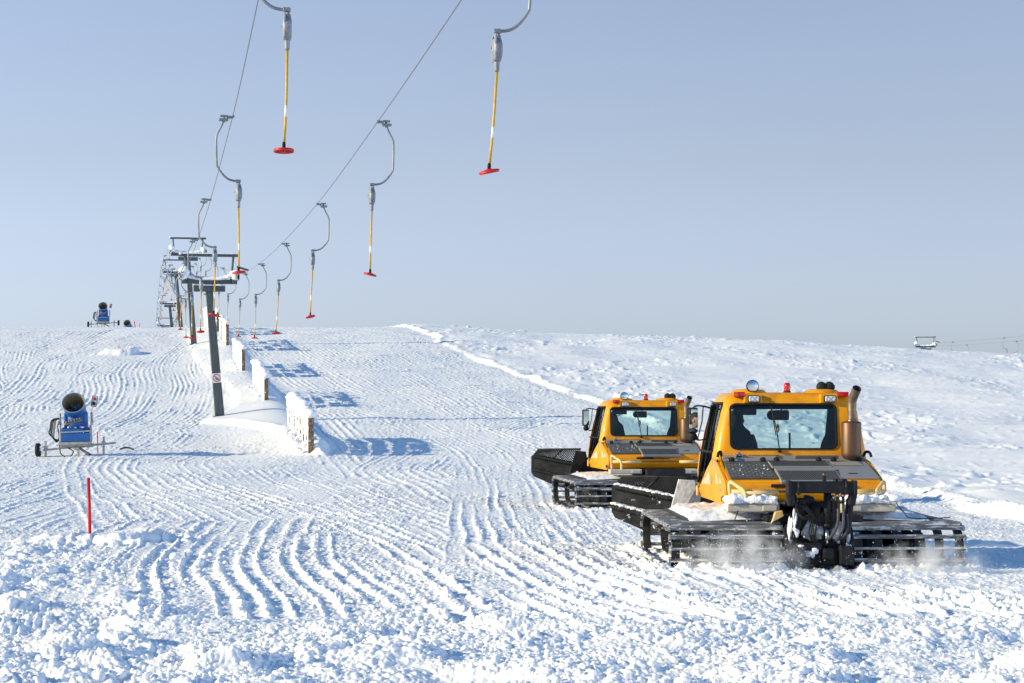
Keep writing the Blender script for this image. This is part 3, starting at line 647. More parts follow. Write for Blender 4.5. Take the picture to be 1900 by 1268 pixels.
# body outline: (height, half width, rear y, front y, corner radius)
SEC = [(.92, 1.13, 2.34, 4.22, .06), (1.05, 1.17, 2.30, 4.30, .10), (1.30, 1.175, 2.28, 4.34, .12), (1.58, 1.15, 2.30, 4.26, .14), (1.90, 1.10, 2.34, 4.14, .15), (2.20, 1.03, 2.38, 3.98, .16),
       (2.36, .985, 2.42, 3.88, .17), (2.43, .95, 2.46, 3.82, .17), (2.485, .89, 2.54, 3.74, .17), (2.505, .80, 2.66, 3.62, .17)]
ZUP, MROT = .06, .37
SEC = [(z + (ZUP if z > 1.2 else 0), a, b_, c_, r_) for z, a, b_, c_, r_ in SEC]
def cab_ring(z, hw, y0, y1, r, ins=0): return [Vector((p[0], p[1], z)) for p in rrect(-hw+ins, hw-ins, y0+ins, y1-ins, max(.02, r-ins*.5), 6)]
def make_groomer(lift=True, snowy=True):
    root = empty('snow_groomer'); B = lambda b, n, m, p=None: b.build(n, M[m], p or root)
    # ---- tracks
    def loop(off):
        P = []; r0, r1 = .30+off, .28+off; c0, c1 = (.42, .345), (3.95, .37)
        for k in range(13): a = rad(90 + 180*k/12); P.append((c0[0]+r0*math.cos(a), c0[1]+r0*math.sin(a)))
        a0 = P[-1]; P += [(c0[0] + .25, c0[1]-r0-.02), (1.2, .03-off), (2.2, .02-off), (3.2, .03-off)]
        for k in range(13): a = rad(-90 + 180*k/12); P.append((c1[0]+r1*math.cos(a), c1[1]+r1*math.sin(a)))
        P += [(3.2, .655+off), (2.2, .64+off), (1.2, .64+off)]
        return P
    def sample(P, step):
        Q = [Vector((0, a, c)) for a, c in P + P[:1]]; out = []; left = 0.0
        for a, c in zip(Q, Q[1:]):
            l = (c-a).length; s = left
            while s < l: out.append((a.lerp(c, s/l), (c-a).normalized())); s += step
            left = s-l
        return out
    for sx in (-1, 1):
        x0, x1 = (.46, 2.09); S_ = sample(loop(0), .152)
        b = MB()
        for i, (p, t) in enumerate(S_):
            n = Vector((0, -t.z, t.y))                      # outward
            if n.dot(p - Vector((0, 2.2, .34))) < 0: n = -n
            R = Matrix((Vector((1, 0, 0)), t, n)).transposed(); cx = sx*(x0+x1)/2
            b.box(p + n*.018 + Vector((cx, 0, 0)), (x1-x0, .038, .016), R)             # foot of the bar
            b.box(p + n*.05 + Vector((cx, 0, 0)), (x1-x0-.04, .016, .05), R)           # its cutting edge
            b.box(p + n*.03 + Vector((sx*(x1-.02), 0, 0)), (.03, .085, .05), R)
        tr = B(b, 'track', 'track_alu')
        for k in range(6):
            xb = sx*(x1-.10-k*.285); b = MB(); P = loop(-.004); V = []
            for dx in (-.06, .06):
                for o_ in (0, .02):
                    V.append([b.bm.verts.new((xb+dx, a, c)) for a, c in loop(-.004-o_)])
            n_ = len(P)
            for j in range(n_):
                q = (j+1) % n_
                for a, c in ((0, 2), (2, 3), (3, 1), (1, 0)): b.bm.faces.new((V[a][j], V[a][q], V[c][q], V[c][j]))
            B(b, 'belt', 'belt', tr)
        for i, (wy, wr) in enumerate(((.42, .24), (1.15, .27), (1.85, .27), (2.55, .27), (3.25, .27), (3.95, .22))):
            b = MB(); prof = [(.05, -.12), (wr*.6, -.12), (wr*.62, -.06), (wr*.95, -.11), (wr, -.06), (wr, .06), (wr*.95, .11), (wr*.62, .06), (wr*.6, .12), (.05, .12)]
            b.tube([(sx*.70, wy, .335 if i in (0, 5) else .30), (sx*1.5, wy, .335 if i in (0, 5) else .30)], .07, 10)
            for xx in (.78, 1.42): b.lathe(prof, (sx*xx, wy, .335 if i in (0, 5) else .30), (1, 0, 0), 20)
            B(b, 'sprocket' if i == 0 else 'road_wheel', 'rubber', tr)
    b = MB(); b.box((0, 2.2, .47), (.86, 3.7, .46), bev=.05); b.box((0, 2.2, .75), (1.4, 3.6, .12), bev=.03)
    for yy in (.42, 1.15, 1.85, 2.55, 3.25, 3.95): b.tube([(-1.5, yy, .33), (1.5, yy, .33)], .045, 8)
    B(b, 'chassis', 'black_steel')
    # ---- covers over the tracks, with snow lying on them
    for sx in (-1, 1):
        b = MB(); y0, y1 = .62, 3.55
        xi, xo = .47*sx, 1.80*sx
        top = [[Vector((xi+(xo-xi)*u, y0+(y1-y0)*v, .79 - .05*abs(u)**2 + .02*v - .05*max(0, .12-v)/.12)) for u in (0, .25, .5, .75, 1)] for v in (0, .12, .4, .7, 1)]
        for rw, r2 in zip(top, top[1:]):
            for j in range(4):
                for dz in (0, -.018): b.quad(rw[j]+Vector((0, 0, dz)), rw[j+1]+Vector((0, 0, dz)), r2[j+1]+Vector((0, 0, dz)), r2[j]+Vector((0, 0, dz)))
        b.tube([(xi, y0-.01, .735), (xi+(xo-xi)*.5, y0-.015, .725), (xo, y0, .69)], .014, 6)
        fd = B(b, 'track_cover', 'deck_dark')
        if snowy or sx < 0:
            b = MB(); NX, NY = 40, 56; V = []
            for j in range(NY+1):
                rw = []
                for i in range(NX+1):
                    u, v = i/NX, j/NY; x, y = xi+(xo-xi)*(.02+.93*u), y0+(y1-y0)*(.01+.96*v)
                    h = .06 + .05*perlin(np.array([x*2.2]), np.array([y*1.6]), 101+sx)[0] + .035*abs(perlin(np.array([x*7]), np.array([y*7]), 102)[0])
                    e = min(u, 1-u, v*1.4, (1-v)*1.4); h = h*min(1, e/.10) if snowy else h*.5*min(1, e/.1)
                    rw.append(b.bm.verts.new((x, y, .79 - .05*(u*.95)**2 + .02*v - .05*max(0, .12-v)/.12 - .004 + h)))
                V.append(rw)
            for j in range(NY):
                for i in range(NX): f = b.bm.faces.new((V[j][i], V[j][i+1], V[j+1][i+1], V[j+1][i])); f.smooth = True
            B(b, 'snow_layer', 'grime_snow', fd)
    # ---- cab shell
    b = MB(); b.loft([cab_ring(*s) for s in SEC]); o_ = b.build('cab', M['groomer_yellow'], root)
    ic = MB(); ic.loft([cab_ring(z, hw, y0, y1, r, .055) for z, hw, y0, y1, r in SEC[1:-2]] + [cab_ring(2.455, .87, 2.58, 3.70, .15, .0)]); inner = ic.build('cut', None)
    def win_y(pts, y0, y1): c = MB(); c.prism(pts, y0, y1); return c.build('cut', None)
    def win_x(pts, a, c_): c = MB(); c.prism(pts, a, c_, lambda p, q, t: (t, p, q)); return c.build('cut', None)
    RW = rrect(-.90, .68, 1.725, 2.375, .085)                                     # rear window, x-z
    FW = rrect(-.86, .86, 1.51, 2.39, .12)
    SWL = [(2.62, 1.56), (2.54, 2.36), (2.58, 2.405), (3.72, 2.405), (3.82, 2.34), (4.12, 1.32), (4.14, 1.06), (4.05, 1.06)]   # side window, y-z
    apply_bool(o_, [inner, win_y(RW, 1.9, 2.75), win_y(FW, 3.55, 4.7), win_x(SWL, -1.6, -.5), win_x(SWL, .5, 1.6)])
    shade_smooth(o_, 32); cab = o_; cab.data.materials.append(M['interior'])
    zs_ = [q[0] for q in SEC]
    for f in cab.data.polygons:                                                   # dark lining on the inside faces
        x, y, z = f.center
        if f.normal.dot(Vector((0, 3.2, 1.8)) - f.center) > .02 and abs(x) < np.interp(z, zs_, [q[1] for q in SEC])-.03: f.material_index = 1
    def cab_y(z): 
        zs = [s[0] for s in SEC]; return float(np.interp(z, zs, [s[2] for s in SEC]))
    def cab_x(z): return float(np.interp(z, [s[0] for s in SEC], [s[1] for s in SEC]))
    # rear window: rubber seal and tinted pane following the slope of the wall
    def slope(o):
        for v in o.data.vertices: v.co.y += cab_y(v.co.z)
        return o
    b = MB(); ring_prism(b, rrect(-.925, .705, 1.70, 2.40, .10), rrect(-.898, .678, 1.727, 2.373, .082), -.014, .03); slope(B(b, 'window_seal', 'rubber'))
    b = MB(); P = rrect(-.895, .675, 1.73, 2.37, .08); b.bm.faces.new([b.bm.verts.new((p[0], .012, p[1])) for p in P]); rwn = slope(B(b, 'rear_window', 'tinted_glass'))
    b = MB(); P = rrect(-.865, .865, 1.505, 2.395, .12); b.bm.faces.new([b.bm.verts.new((p[0], 0, p[1])) for p in P]); ws = B(b, 'windscreen', 'clear_glass')
    for v in ws.data.vertices: v.co.y = float(np.interp(v.co.z, [s[0] for s in SEC], [s[3] for s in SEC])) - .03
    for sx in (-1, 1):
        b = MB(); b.bm.faces.new([b.bm.verts.new((0, p, q)) for p, q in SWL]); g_ = B(b, 'side_window', 'clear_glass')
        for v in g_.data.vertices: v.co.x = sx*(cab_x(v.co.z)-.03)
        b = MB()
        for (a0, b0), (a1, b1) in (((2.60, 1.66), (4.07, 1.66)), ((3.05, 1.66), (3.05, 2.40)), ((2.58, 1.66), (2.56, 2.36)), ((3.80, 2.38), (4.13, 1.15)), ((2.57, 2.40), (3.76, 2.405))):
            b.tube([(sx*(cab_x(b0)+.004), a0, b0), (sx*(cab_x(b1)+.004), a1, b1)], .02, 6)
        B(b, 'window_trim', 'rubber', g_)
    b = MB(); zc = 1.645
    b.tube([(-.18, cab_y(1.70)-.03, 1.69), (-.22, cab_y(1.96)-.035, 1.99), (-.29, cab_y(2.34)-.035, 2.33)], .009, 6); b.tube([(-.30, cab_y(2.34)-.03, 2.36), (-.23, cab_y(1.96)-.026, 1.92)], .007, 6); b.box((-.18, cab_y(1.69)-.03, 1.68), (.05, .04, .05), bev=.01)
    B(b, 'wiper', 'rubber')
    for sx in (-1, 1):                                                            # raised bulges of the roof
        b = MB(); b.lathe([(0, .05), (.16, .045), (.24, .028), (.30, -.03), (.30, -.06)], (sx*.56, 2.88, 2.572), (0, 0, 1), 28)
        B(b, 'roof_bulge', 'groomer_yellow')
    # ---- inside the cab
    for out_, cx in (([(-.97, 1.40), (-.46, 1.40), (-.50, 1.72), (-.56, 1.98), (-.66, 2.04), (-.69, 2.18), (-.79, 2.29), (-.97, 2.29)], -.70), ([(.46, 1.40), (.93, 1.40), (.93, 2.0), (.70, 2.01), (.62, 1.97), (.54, 1.82)], .68)):
        b = MB(); b.prism(out_, 2.64, 2.80, bev=.05); b.box((cx, 3.05, 1.36), (.52, .6, .16), bev=.05, seg=3); B(b, 'seat', 'seat_fabric')
    b = MB(); b.box((0, 3.25, 1.12), (2.0, 1.7, .12), bev=.02); b.box((0, 4.0, 1.42), (1.9, .28, .30), (.25, 0, 0), bev=.05); b.box((.0, 3.2, 1.30), (.26, .9, .30), bev=.04); b.tube([(.08, 2.9, 1.45), (.08, 2.92, 1.95)], .016, 8)
    b.tube([(-.62 + .17*math.cos(a), 3.72 + .07*math.sin(a), 1.72 + .15*math.sin(a)) for a in [2*math.pi*k/20 for k in range(21)]], .013, 6, cap=False); B(b, 'dashboard', 'interior')
    b = MB(); b.box((-.05, 2.95, 2.36), (1.65, .55, .10), bev=.03); b.box((-.66, 2.6, 2.27), (.34, .2, .10), bev=.02); B(b, 'overhead_console', 'interior')
    b = MB(); b.box((.06, 3.55, 2.22), (.24, .05, .16), bev=.03); b.lathe([(0, 0), (.075, 0), (.08, .02), (0, .03)], (-.11, 3.45, 2.22), (0, -1, 0), 18); b.tube([(.06, 3.55, 2.28), (.06, 3.6, 2.42)], .012, 6); B(b, 'rear_view_mirror', 'interior')
    b = MB(); b.lathe([(0, .0), (.022, .02), (.028, .06), (.018, .12), (0, .13)], (-.02, 3.4, 1.95), (0, 0, 1), 10); b.tube([(-.02, 3.4, 2.08), (.0, 3.45, 2.2)], .003, 5); B(b, 'pendant', 'worn_yellow')
    # ---- engine hood behind the cab
    def hood_hw(y, z): return 1.10 + .05*(z < 1.2)
    zr, zf, yr, yf = 1.285, 1.665, 1.18, 2.40
    b = MB(); prof = [(2.45, .96), (2.45, zf), (2.12, 1.515), (yr+.02, zr), (yr-.05, zr-.05), (yr-.07, 1.10), (yr-.02, .98)]
    A = []
    for sx in (-1, 1): A.append([Vector((sx*(1.10 if z > 1.5 else 1.13), y, z)) for y, z in prof])
    m1 = [Vector((p.x*.985, p.y, p.z)) for p in A[0]]; b.loft([A[0], A[1]], smooth=False)
    bmesh.ops.bevel(b.bm, geom=b.bm.edges[:], offset=.025, segments=2, affect='EDGES'); hood = B(b, 'engine_hood', 'groomer_yellow')
    b = MB(); b.box((0, yr-.075, 1.13), (2.1, .02, .012)); b.box((-.3, yr-.078, 1.20), (.4, .012, .05), bev=.005)
    for k in range(9): b.box((-.1+.045*k, yr-.082, 1.19), (.022, .008, .03))
    B(b, 'vent', 'hole_black', hood)
    # deck plates: upper strip, two lids, stepped vents in the middle
    def plate(xa, xb, ya, yb, dz, th, name, m, parent=root):
        def zz(y): return np.interp(y, [1.06, yr, 2.12, 2.40], [1.225, zr+.012, 1.527, 1.665])
        P = [Vector((xa[0], ya, zz(ya)+dz)), Vector((xa[1], ya, zz(ya)+dz)), Vector((xb[1], yb, zz(yb)+dz)), Vector((xb[0], yb, zz(yb)+dz))]
        n = (P[1]-P[0]).cross(P[3]-P[0]).normalized()
        b = MB(); b.loft([[p - n*th for p in P], P], smooth=False); bmesh.ops.bevel(b.bm, geom=b.bm.edges[:], offset=.006, segments=1, affect='EDGES')
        return B(b, name, m, parent), P, n
    st, P, n = plate((-1.06, 1.10), (-1.03, 1.06), 2.125, 2.39, .004, .02, 'deck_strip', 'deck_grey')
    ux = Vector((1, 0, 0)); uy = (P[3]-P[0]).normalized(); b = MB()
    holes(b, P[0] + ux*.12 + uy*.21, ux, uy, n, .12, .07, .036, .0125); holes(b, P[0] + ux*.40 + uy*.17, ux, uy, n, .5, .10, .036, .0135); holes(b, P[0] + ux*.80 + uy*.05, ux, uy, n, .12, .13, .036, .0135)
    holes(b, P[0] + ux*1.10 + uy*.06, ux, uy, n, .66, .13, .034, .0135); holes(b, P[0] + ux*1.84 + uy*.06, ux, uy, n, .09, .22, .036, .0135); B(b, 'perforation', 'hole_black', st)
    lidL, P, n = plate((-1.075, -.40), (-1.05, -.42), 1.20, 2.09, .018, .03, 'hatch_lid', 'deck_dark'); uy = (P[3]-P[0]).normalized(); b = MB()
    for j in range(9):
        for i in range(12):
            c = P[0] + ux*(.05+.052*i) + uy*(.08+.078*j) + n*.002; b.box(c, (.036, .010, .003), (0, 0, rad(45 if (i+j) % 2 else -45)))
    B(b, 'tread_pattern', 'tread', lidL)
    b = MB(); rr_ = random.Random(4)
    for _ in range(12): b.lump(P[0] + ux*rr_.uniform(.08, .6) + uy*rr_.uniform(.08, .75) + n*.004, (rr_.uniform(.008, .02), rr_.uniform(.008, .018), .007), rr_.randrange(999), 1)
    B(b, 'ice_specks', 'rime', lidL)
    lidR, P, n = plate((.53, 1.095), (.50, 1.07), 1.20, 2.09, .018, .03, 'hatch_lid', 'deck_grey'); uy = (P[3]-P[0]).normalized(); b = MB()
    P2 = P[0] + ux*.05 + uy*.62; b.quad(*[p + n*.004 for p in (P2, P2+ux*.44, P2+ux*.44+uy*.20, P2+uy*.20)]); B(b, 'mesh_inlay', 'deck_dark', lidR); b = MB(); b.box(P[0] + ux*.22 + uy*.20 + n*.006, (.12, .03, .008)); B(b, 'slot', 'hole_black', lidR)
    b = MB()
    for i in range(21):
        c = P2 + ux*(.01+.02*i) + uy*.1 + n*.007; b.box(c, (.004, .2, .004), (.27, 0, rad(20)))
    B(b, 'mesh_wire', 'deck_grey', lidR)
    v1, P, n = plate((-.385, .515), (-.405, .485), 1.72, 2.09, .028, .03, 'vent_panel', 'deck_grey'); uy = (P[3]-P[0]).normalized(); b = MB()
    b2 = MB(); holes(b2, P[0] + ux*.02 + uy*.05, ux, uy, n, .86, .30, .034, .0132); B(b2, 'perforation', 'hole_black', v1)
    v2, P, n = plate((-.36, .54), (-.37, .51), 1.05, 1.60, .05, .05, 'vent_panel', 'deck_grey'); uy = (P[3]-P[0]).normalized()
    b2 = MB(); holes(b2, P[0] + ux*.02 + uy*.03, ux, uy, n, .86, .42, .034, .0132); B(b2, 'perforation', 'hole_black', v2)
    for hx in (-1.0, -.50, -.28, .40, .64, 1.05):
        b = MB(); b.box((hx*.93, 2.08, 1.55), (.085, .08, .06), (.28, 0, 0), bev=.015); b.box((hx*.93, 2.05, 1.565), (.05, .05, .06), bev=.01); B(b, 'hinge', 'rubber')
    b = MB(); b.box((-.80, 2.25, 1.615), (.10, .09, .05), (.28, 0, 0), bev=.01); b.tube([(-.83, 2.21, 1.62), (-.83, 2.19, 1.65), (-.77, 2.19, 1.65), (-.77, 2.21, 1.62)], .012, 6); B(b, 'latch', 'chrome')
    for sx in (-1, 1):
        b = MB(); b.tube(smooth_pts([(sx*1.07, 2.2, 1.61), (sx*1.09, 2.12, 1.67), (sx*1.13, 2.05, 1.66), (sx*1.15, 2.02, 1.60)], 4), .022, 8); B(b, 'grab_loop', 'rubber')
    b = MB(); b.box((-1.14, 2.12, 1.50), (.03, .06, .12), (0, .1, 0), bev=.01); B(b, 'door_latch', 'rubber')
    # side panels of the body below the hood, with decals
    for sx in (-1, 1):
        b = MB(); prof = [(2.36, .92), (2.36, 1.56), (2.10, 1.52), (1.30, 1.30), (1.13, 1.22), (1.10, 1.06), (1.45, .92)]
        b.prism(prof, sx*1.115, sx*1.165, lambda p, q, t: (t, p, q), bev=.012); sp = B(b, 'side_panel', 'groomer_yellow')
        X = sx*1.1685
        def decal(nm, m, pts, x=X): 
            d = MB(); d.bm.faces.new([d.bm.verts.new((x, p, q)) for p, q in pts]); return B(d, nm, m, sp)
        decal('decal', 'decal_silver', [(2.12, 1.20), (1.78, 1.20), (1.95, 1.33), (2.12, 1.38)]); decal('decal', 'decal_silver', [(1.72, 1.22), (1.45, 1.22), (1.62, 1.31), (1.72, 1.33)]); decal('emblem', 'decal_grey', [(2.28, 1.43), (2.18, 1.42), (2.18, 1.52), (2.28, 1.54)])
        for q in range(3): decal('lettering', 'decal_grey', [(1.72-.09*q, 1.10), (1.66-.09*q, 1.10), (1.66-.09*q, 1.145), (1.72-.09*q, 1.145)])
        d = MB(); d.prism([(1.22, .99), (1.52, .95), (1.52, 1.02), (1.25, 1.06)], sx*1.150, sx*1.1675, lambda p, q, t: (t, p, q)); B(d, 'step_recess', 'hole_black', sp)
    for sx in (-1, 1):                                                            # doors: seams, handle, decal
        b = MB(); X = lambda z: sx*(cab_x(z)+.0015)
        b.tube([(X(z), y, z) for y, z in ((2.46, 1.58), (2.50, 1.2), (2.52, .94))], .006, 5); b.tube([(X(z), y, z) for y, z in ((4.12, 1.1), (4.10, .94))], .006, 5); B(b, 'door_seam', 'hole_black', cab)
        b = MB(); b.bm.faces.new([b.bm.verts.new((sx*(cab_x(z)+.004), y, z)) for y, z in ((3.75, 1.15), (2.62, 1.17), (2.75, 1.36), (3.2, 1.27))]); B(b, 'decal', 'decal_silver', cab)
        b = MB(); b.box((sx*1.185, 4.15, 1.02), (.03, .12, .16), bev=.008); B(b, 'side_vent', 'worn_yellow', cab)
    # ---- roof fittings
    for x_, m in ((-.77, 'lens_red'), (.80, 'lens_red')):
        b = MB(); b.box((x_, 2.44, 2.535), (.18, .09, .075), bev=.012); l_ = B(b, 'marker_light', m)
        if x_ < 0:
            b = MB(); b.box((x_-.055, 2.43, 2.535), (.072, .09, .077), bev=.012); B(b, 'amber_segment', 'lens_amber', l_)
    for x_ in (-.555, .60):
        b = MB(); b.box((x_, 2.40, 2.465), (.185, .09, .11), bev=.02); wl = B(b, 'work_light', 'rubber')
        b = MB(); b.box((x_, 2.352, 2.465), (.155, .02, .082), bev=.012); le = B(b, 'lens', 'lens_clear', wl)
        b = MB()
        for q in (-.038, .038): b.tube([(x_+q+.026*math.cos(a), 2.341, 2.465+.032*math.sin(a)) for a in [2*math.pi*k/16 for k in range(17)]], .005, 5, cap=False)
        B(b, 'reflector', 'deck_grey', wl)
        b = MB(); b.prism([(x_-.15, 2.40), (x_+.13, 2.40), (x_+.13, 2.535), (x_-.15, 2.535)], 2.40, 2.50, bev=.02); B(b, 'lamp_housing', 'groomer_yellow', wl)
    b = MB(); b.lathe([(0, .0), (.06, 0), (.06, .02), (.052, .03)], (.03, 2.85, 2.56), (0, 0, 1), 18); bb = B(b, 'beacon', 'rubber')
    b = MB(); b.lathe([(.05, .02), (.052, .10), (.048, .135), (.03, .155), (0, .16)], (.03, 2.85, 2.56), (0, 0, 1), 20); B(b, 'dome', 'lens_red', bb)
    b = MB(); b.lathe([(0, .02), (.085, .015), (.097, 0), (.097, -.02), (.09, -.03)], (-.535, 2.62, 2.66), (0, -1, .05), 28); b.tube([(-.535, 2.65, 2.50), (-.535, 2.65, 2.60)], .022, 8); rm = B(b, 'round_mirror', 'rubber')
    b = MB(); b.lathe([(0, .032), (.05, .029), (.082, .02)], (-.535, 2.62, 2.66), (0, -1, .05), 28); B(b, 'mirror_glass', 'mirror', rm)
    for x_, dx in ((.56, .02), (.685, -.02)):
        b = MB(); b.lathe([(0, 0), (.055, .004), (.068, .02), (.072, .11), (.08, .115), (.08, .13), (.07, .135)], (x_, 2.75, 2.645), (dx, 1, .08), 22); b.tube([(x_, 2.82, 2.56), (x_, 2.82, 2.60)], .02, 8); b.tube([(x_-.06, 2.80, 2.62), (x_+.06, 2.80, 2.62)], .018, 8); B(b, 'spotlight', 'rubber')
    # ---- exhaust
    b = MB(); b.lathe([(0, 0), (.06, .0), (.125, .02), (.147, .06), (.15, .10), (.15, .53), (.143, .555), (.10, .57), (0, .575)], (.87, 2.12, 1.56), (0, 0, 1), 32); mu = B(b, 'muffler', 'muffler')
    b = MB(); pp = smooth_pts([(.88, 2.12, 2.11), (.88, 2.12, 2.34), (.885, 2.10, 2.45), (.91, 2.03, 2.55), (.925, 1.97, 2.62)], 6); b.tube(pp, [.062]*4 + [.068]*(len(pp)-4), 18, cap=False); b.lathe([(.075, 0), (.075, .05), (.064, .055)], (.88, 2.12, 2.11), (0, 0, 1), 18); ep = B(b, 'exhaust_pipe', 'pipe_steel')
    b = MB(); d_ = (pp[-1]-pp[-2]).normalized(); b.lathe([(0, -.03), (.062, -.03), (.062, .0)], pp[-1], d_, 18); B(b, 'pipe_mouth', 'hole_black', ep)
    b = MB(); b.tube([(.88, 2.12, 2.14), (.98, 2.40, 2.16)], .018, 8); b.box((.9, 2.33, 1.72), (.16, .16, .04)); B(b, 'exhaust_bracket', 'rubber')
    # ---- mirrors on arms at both front corners
    for sx in (-1,):
        b = MB(); b.tube(smooth_pts([(sx*1.0, 3.7, 2.32), (sx*1.16, 3.62, 2.36), (sx*1.30, 3.55, 2.36), (sx*1.335, 3.53, 2.30)], 4), .013, 8); b.tube([(sx*1.335, 3.53, 2.32), (sx*1.335, 3.53, 1.88)], .012, 8); b.tube(smooth_pts([(sx*1.335, 3.53, 1.92), (sx*1.25, 3.6, 1.83), (sx*1.08, 3.72, 1.85)], 4), .012, 8)
        b.tube([(sx*1.16, 3.62, 2.36), (sx*1.18, 3.62, 2.12), (sx*1.25, 3.58, 1.86)], .010, 8); ma = B(b, 'mirror_arm', 'rubber')
        mx_ = sx*1.345; R = Euler((0, 0, sx*.16 if sx > 0 else MROT)).to_matrix()
        b = MB(); b.box((mx_, 3.50, 2.14), (.185, .07, .40), R, bev=.03, seg=3); b.lathe([(0, -.05), (.06, -.04), (.07, 0), (.05, .04), (0, .05)], (mx_+.01, 3.5, 1.885), (0, 1, 0), 14); mh = B(b, 'side_mirror', 'rubber', ma)
        b = MB(); b.box(Vector((mx_, 3.50, 2.14)) + R @ Vector((0, -.037, 0)), (.155, .006, .36), R, bev=.002); mg = B(b, 'mirror_glass', 'mirror', ma)
    # ---- rear rails, bumper beams with snow
    for sx in (-1, 1):
        b = MB(); b.tube(smooth_pts([(sx*1.10, .98, .95), (sx*1.12, .98, 1.20), (sx*1.10, .96, 1.26), (sx*1.02, .82, 1.20), (sx*.94, .68, 1.12), (sx*.93, .66, .92)], 5), .028, 10); B(b, 'hand_rail', 'worn_yellow')
        b = MB(); b.tube([(sx*1.10, .90, 1.125), (sx*.46, .82, 1.125)], .032, 10); b.tube([(sx*.93, .68, 1.115), (sx*.46, .70, 1.115)], .026, 10); B(b, 'rear_rail', 'worn_yellow')
        b = MB(); b.box((sx*.83, .76, .90), (.74, .30, .11), bev=.015); b.box((sx*.60, .60, .90), (.2, .03, .08), bev=.008); bm_ = B(b, 'bumper_beam', 'cream_beam')
        if snowy:
            b = MB(); snow_bank(b, [(sx*.48, .76, .945), (sx*.65, .75, .96), (sx*.85, .76, .97), (sx*1.05, .76, .965), (sx*1.2, .77, .95)], .34, .14, 40+sx)
            rr_ = random.Random(8+sx)
            for _ in range(14): b.lump((sx*rr_.uniform(.5, 1.2), rr_.uniform(.62, .88), 1.0+rr_.uniform(0, .06)), (rr_.uniform(.05, .12), rr_.uniform(.05, .1), rr_.uniform(.03, .07)), rr_.randrange(999), 2, .25)
            B(b, 'snow_heap', 'rime', bm_)
    if snowy:
        b = MB(); rr_ = random.Random(17)
        for _ in range(16): b.lump((-1.02+rr_.uniform(-.14, .10), .92+rr_.uniform(-.16, .1), .86+rr_.uniform(0, .16)), (rr_.uniform(.06, .13), rr_.uniform(.06, .12), rr_.uniform(.05, .1)), rr_.randrange(999), 2, .25)
        B(b, 'snow_heap', 'rime')
        for pts in ([(-1.0, .72, 1.0), (-1.06, .60, .85), (-1.10, .58, .74)], [(1.2, .72, 1.0), (1.32, .62, .84), (1.42, .56, .76), (1.95, .5, .77)]):
            b = MB(); b.tube(smooth_pts(pts, 4), .007, 5); B(b, 'safety_chain', 'rubber')
    # ---- rear lifting gear
    if lift:
        b = MB(); b.box((0, -.12, 1.225), (.93, .17, .165), bev=.02)
        for sx in (-1, 1):
            b.box((sx*.455, -.12, 1.22), (.05, .22, .20), bev=.01); b.box((sx*.43, -.10, 1.07), (.10, .16, .20), (0, sx*.2, 0), bev=.02); b.tube([(sx*.33, -.215, 1.305), (sx*.33, -.215, 1.16)], .018, 8); b.box((sx*.33, -.21, 1.16), (.05, .05, .07), bev=.01)
        lf = B(b, 'lift_beam', 'black_steel')
        b = MB(); b.box((-.31, .02, .78), (.12, .13, .60), (0, .22, 0), bev=.03); b.box((-.20, .12, .86), (.16, .14, .5), (.2, .30, 0), bev=.03); B(b, 'lift_arm', 'black_steel')
        b = MB(); b.box((.40, .0, .82), (.10, .12, .5), (0, .10, 0), bev=.03); b.box((.34, .1, .62), (.08, .14, .5), (0, .05, 0), bev=.03); B(b, 'lift_arm', 'black_steel')
        b = MB(); b.tube([(.10, -.04, 1.19), (.09, -.06, .68)], .055, 16); b.lathe([(.05, 0), (.062, .0), (.062, .05), (.05, .05)], (.09, -.06, .67), (0, 0, 1), 16); cyl = B(b, 'hydraulic_cylinder', 'black_steel')
        b = MB(); b.tube([(.09, -.06, .70), (.085, -.07, .36)], .026, 14); B(b, 'piston_rod', 'chrome', cyl)
        b = MB(); b.tube([(-.065, .0, .98), (-.06, -.01, .80)], .075, 16); b.box((-.06, 0, .80), (.16, .15, .16), bev=.03); b.lathe([(0, .03), (.05, .02), (.06, 0)], (-.05, 0, .98), (0, 0, 1), 14); B(b, 'hydraulic_motor', 'rubber')
        b = MB(); b.tube([(-.06, -.02, .74), (-.06, -.03, .45)], .022, 10); B(b, 'guide_rod', 'galv')
        for pts in ([(.23, -.06, 1.14), (.24, -.10, .85), (.21, -.14, .68), (.12, -.13, .53), (.08, -.08, .50)], [(.31, -.06, 1.14), (.31, -.10, .84), (.29, -.15, .66), (.22, -.14, .52), (.18, -.08, .48)], [(.36, -.05, .85), (.36, -.12, .68), (.31, -.15, .56), (.24, -.1, .50)], [(.18, -.03, 1.11), (.19, -.05, .8), (.17, -.08, .66)]):
            b = MB(); b.tube(smooth_pts(pts, 6), .021, 10); h_ = B(b, 'hose', 'hose')
            b = MB(); b.lathe([(.024, 0), (.027, .0), (.027, .05), (.024, .05)], Vector(pts[0])+Vector((0, 0, -.05)), (0, 0, 1), 10); B(b, 'fitting', 'chrome', h_)
        for q in range(4):
            b = MB(); a0 = .4*q; b.tube(smooth_pts([(-.36, -.06, 1.14), (-.30-.03*q, -.12, .97+.02*q), (-.20-.02*q, -.14, .94), (-.16+.02*q, -.13, .86-.02*q), (-.26, -.15, .82-.01*q), (-.33, -.12, .90), (-.24, -.13, .98), (-.14+.02*q, -.08, .80), (-.16+.03*q, -.06, .60-.03*q), (-.12+.03*q, -.05, .46)], 6), .011, 7); B(b, 'hose', 'rubber')
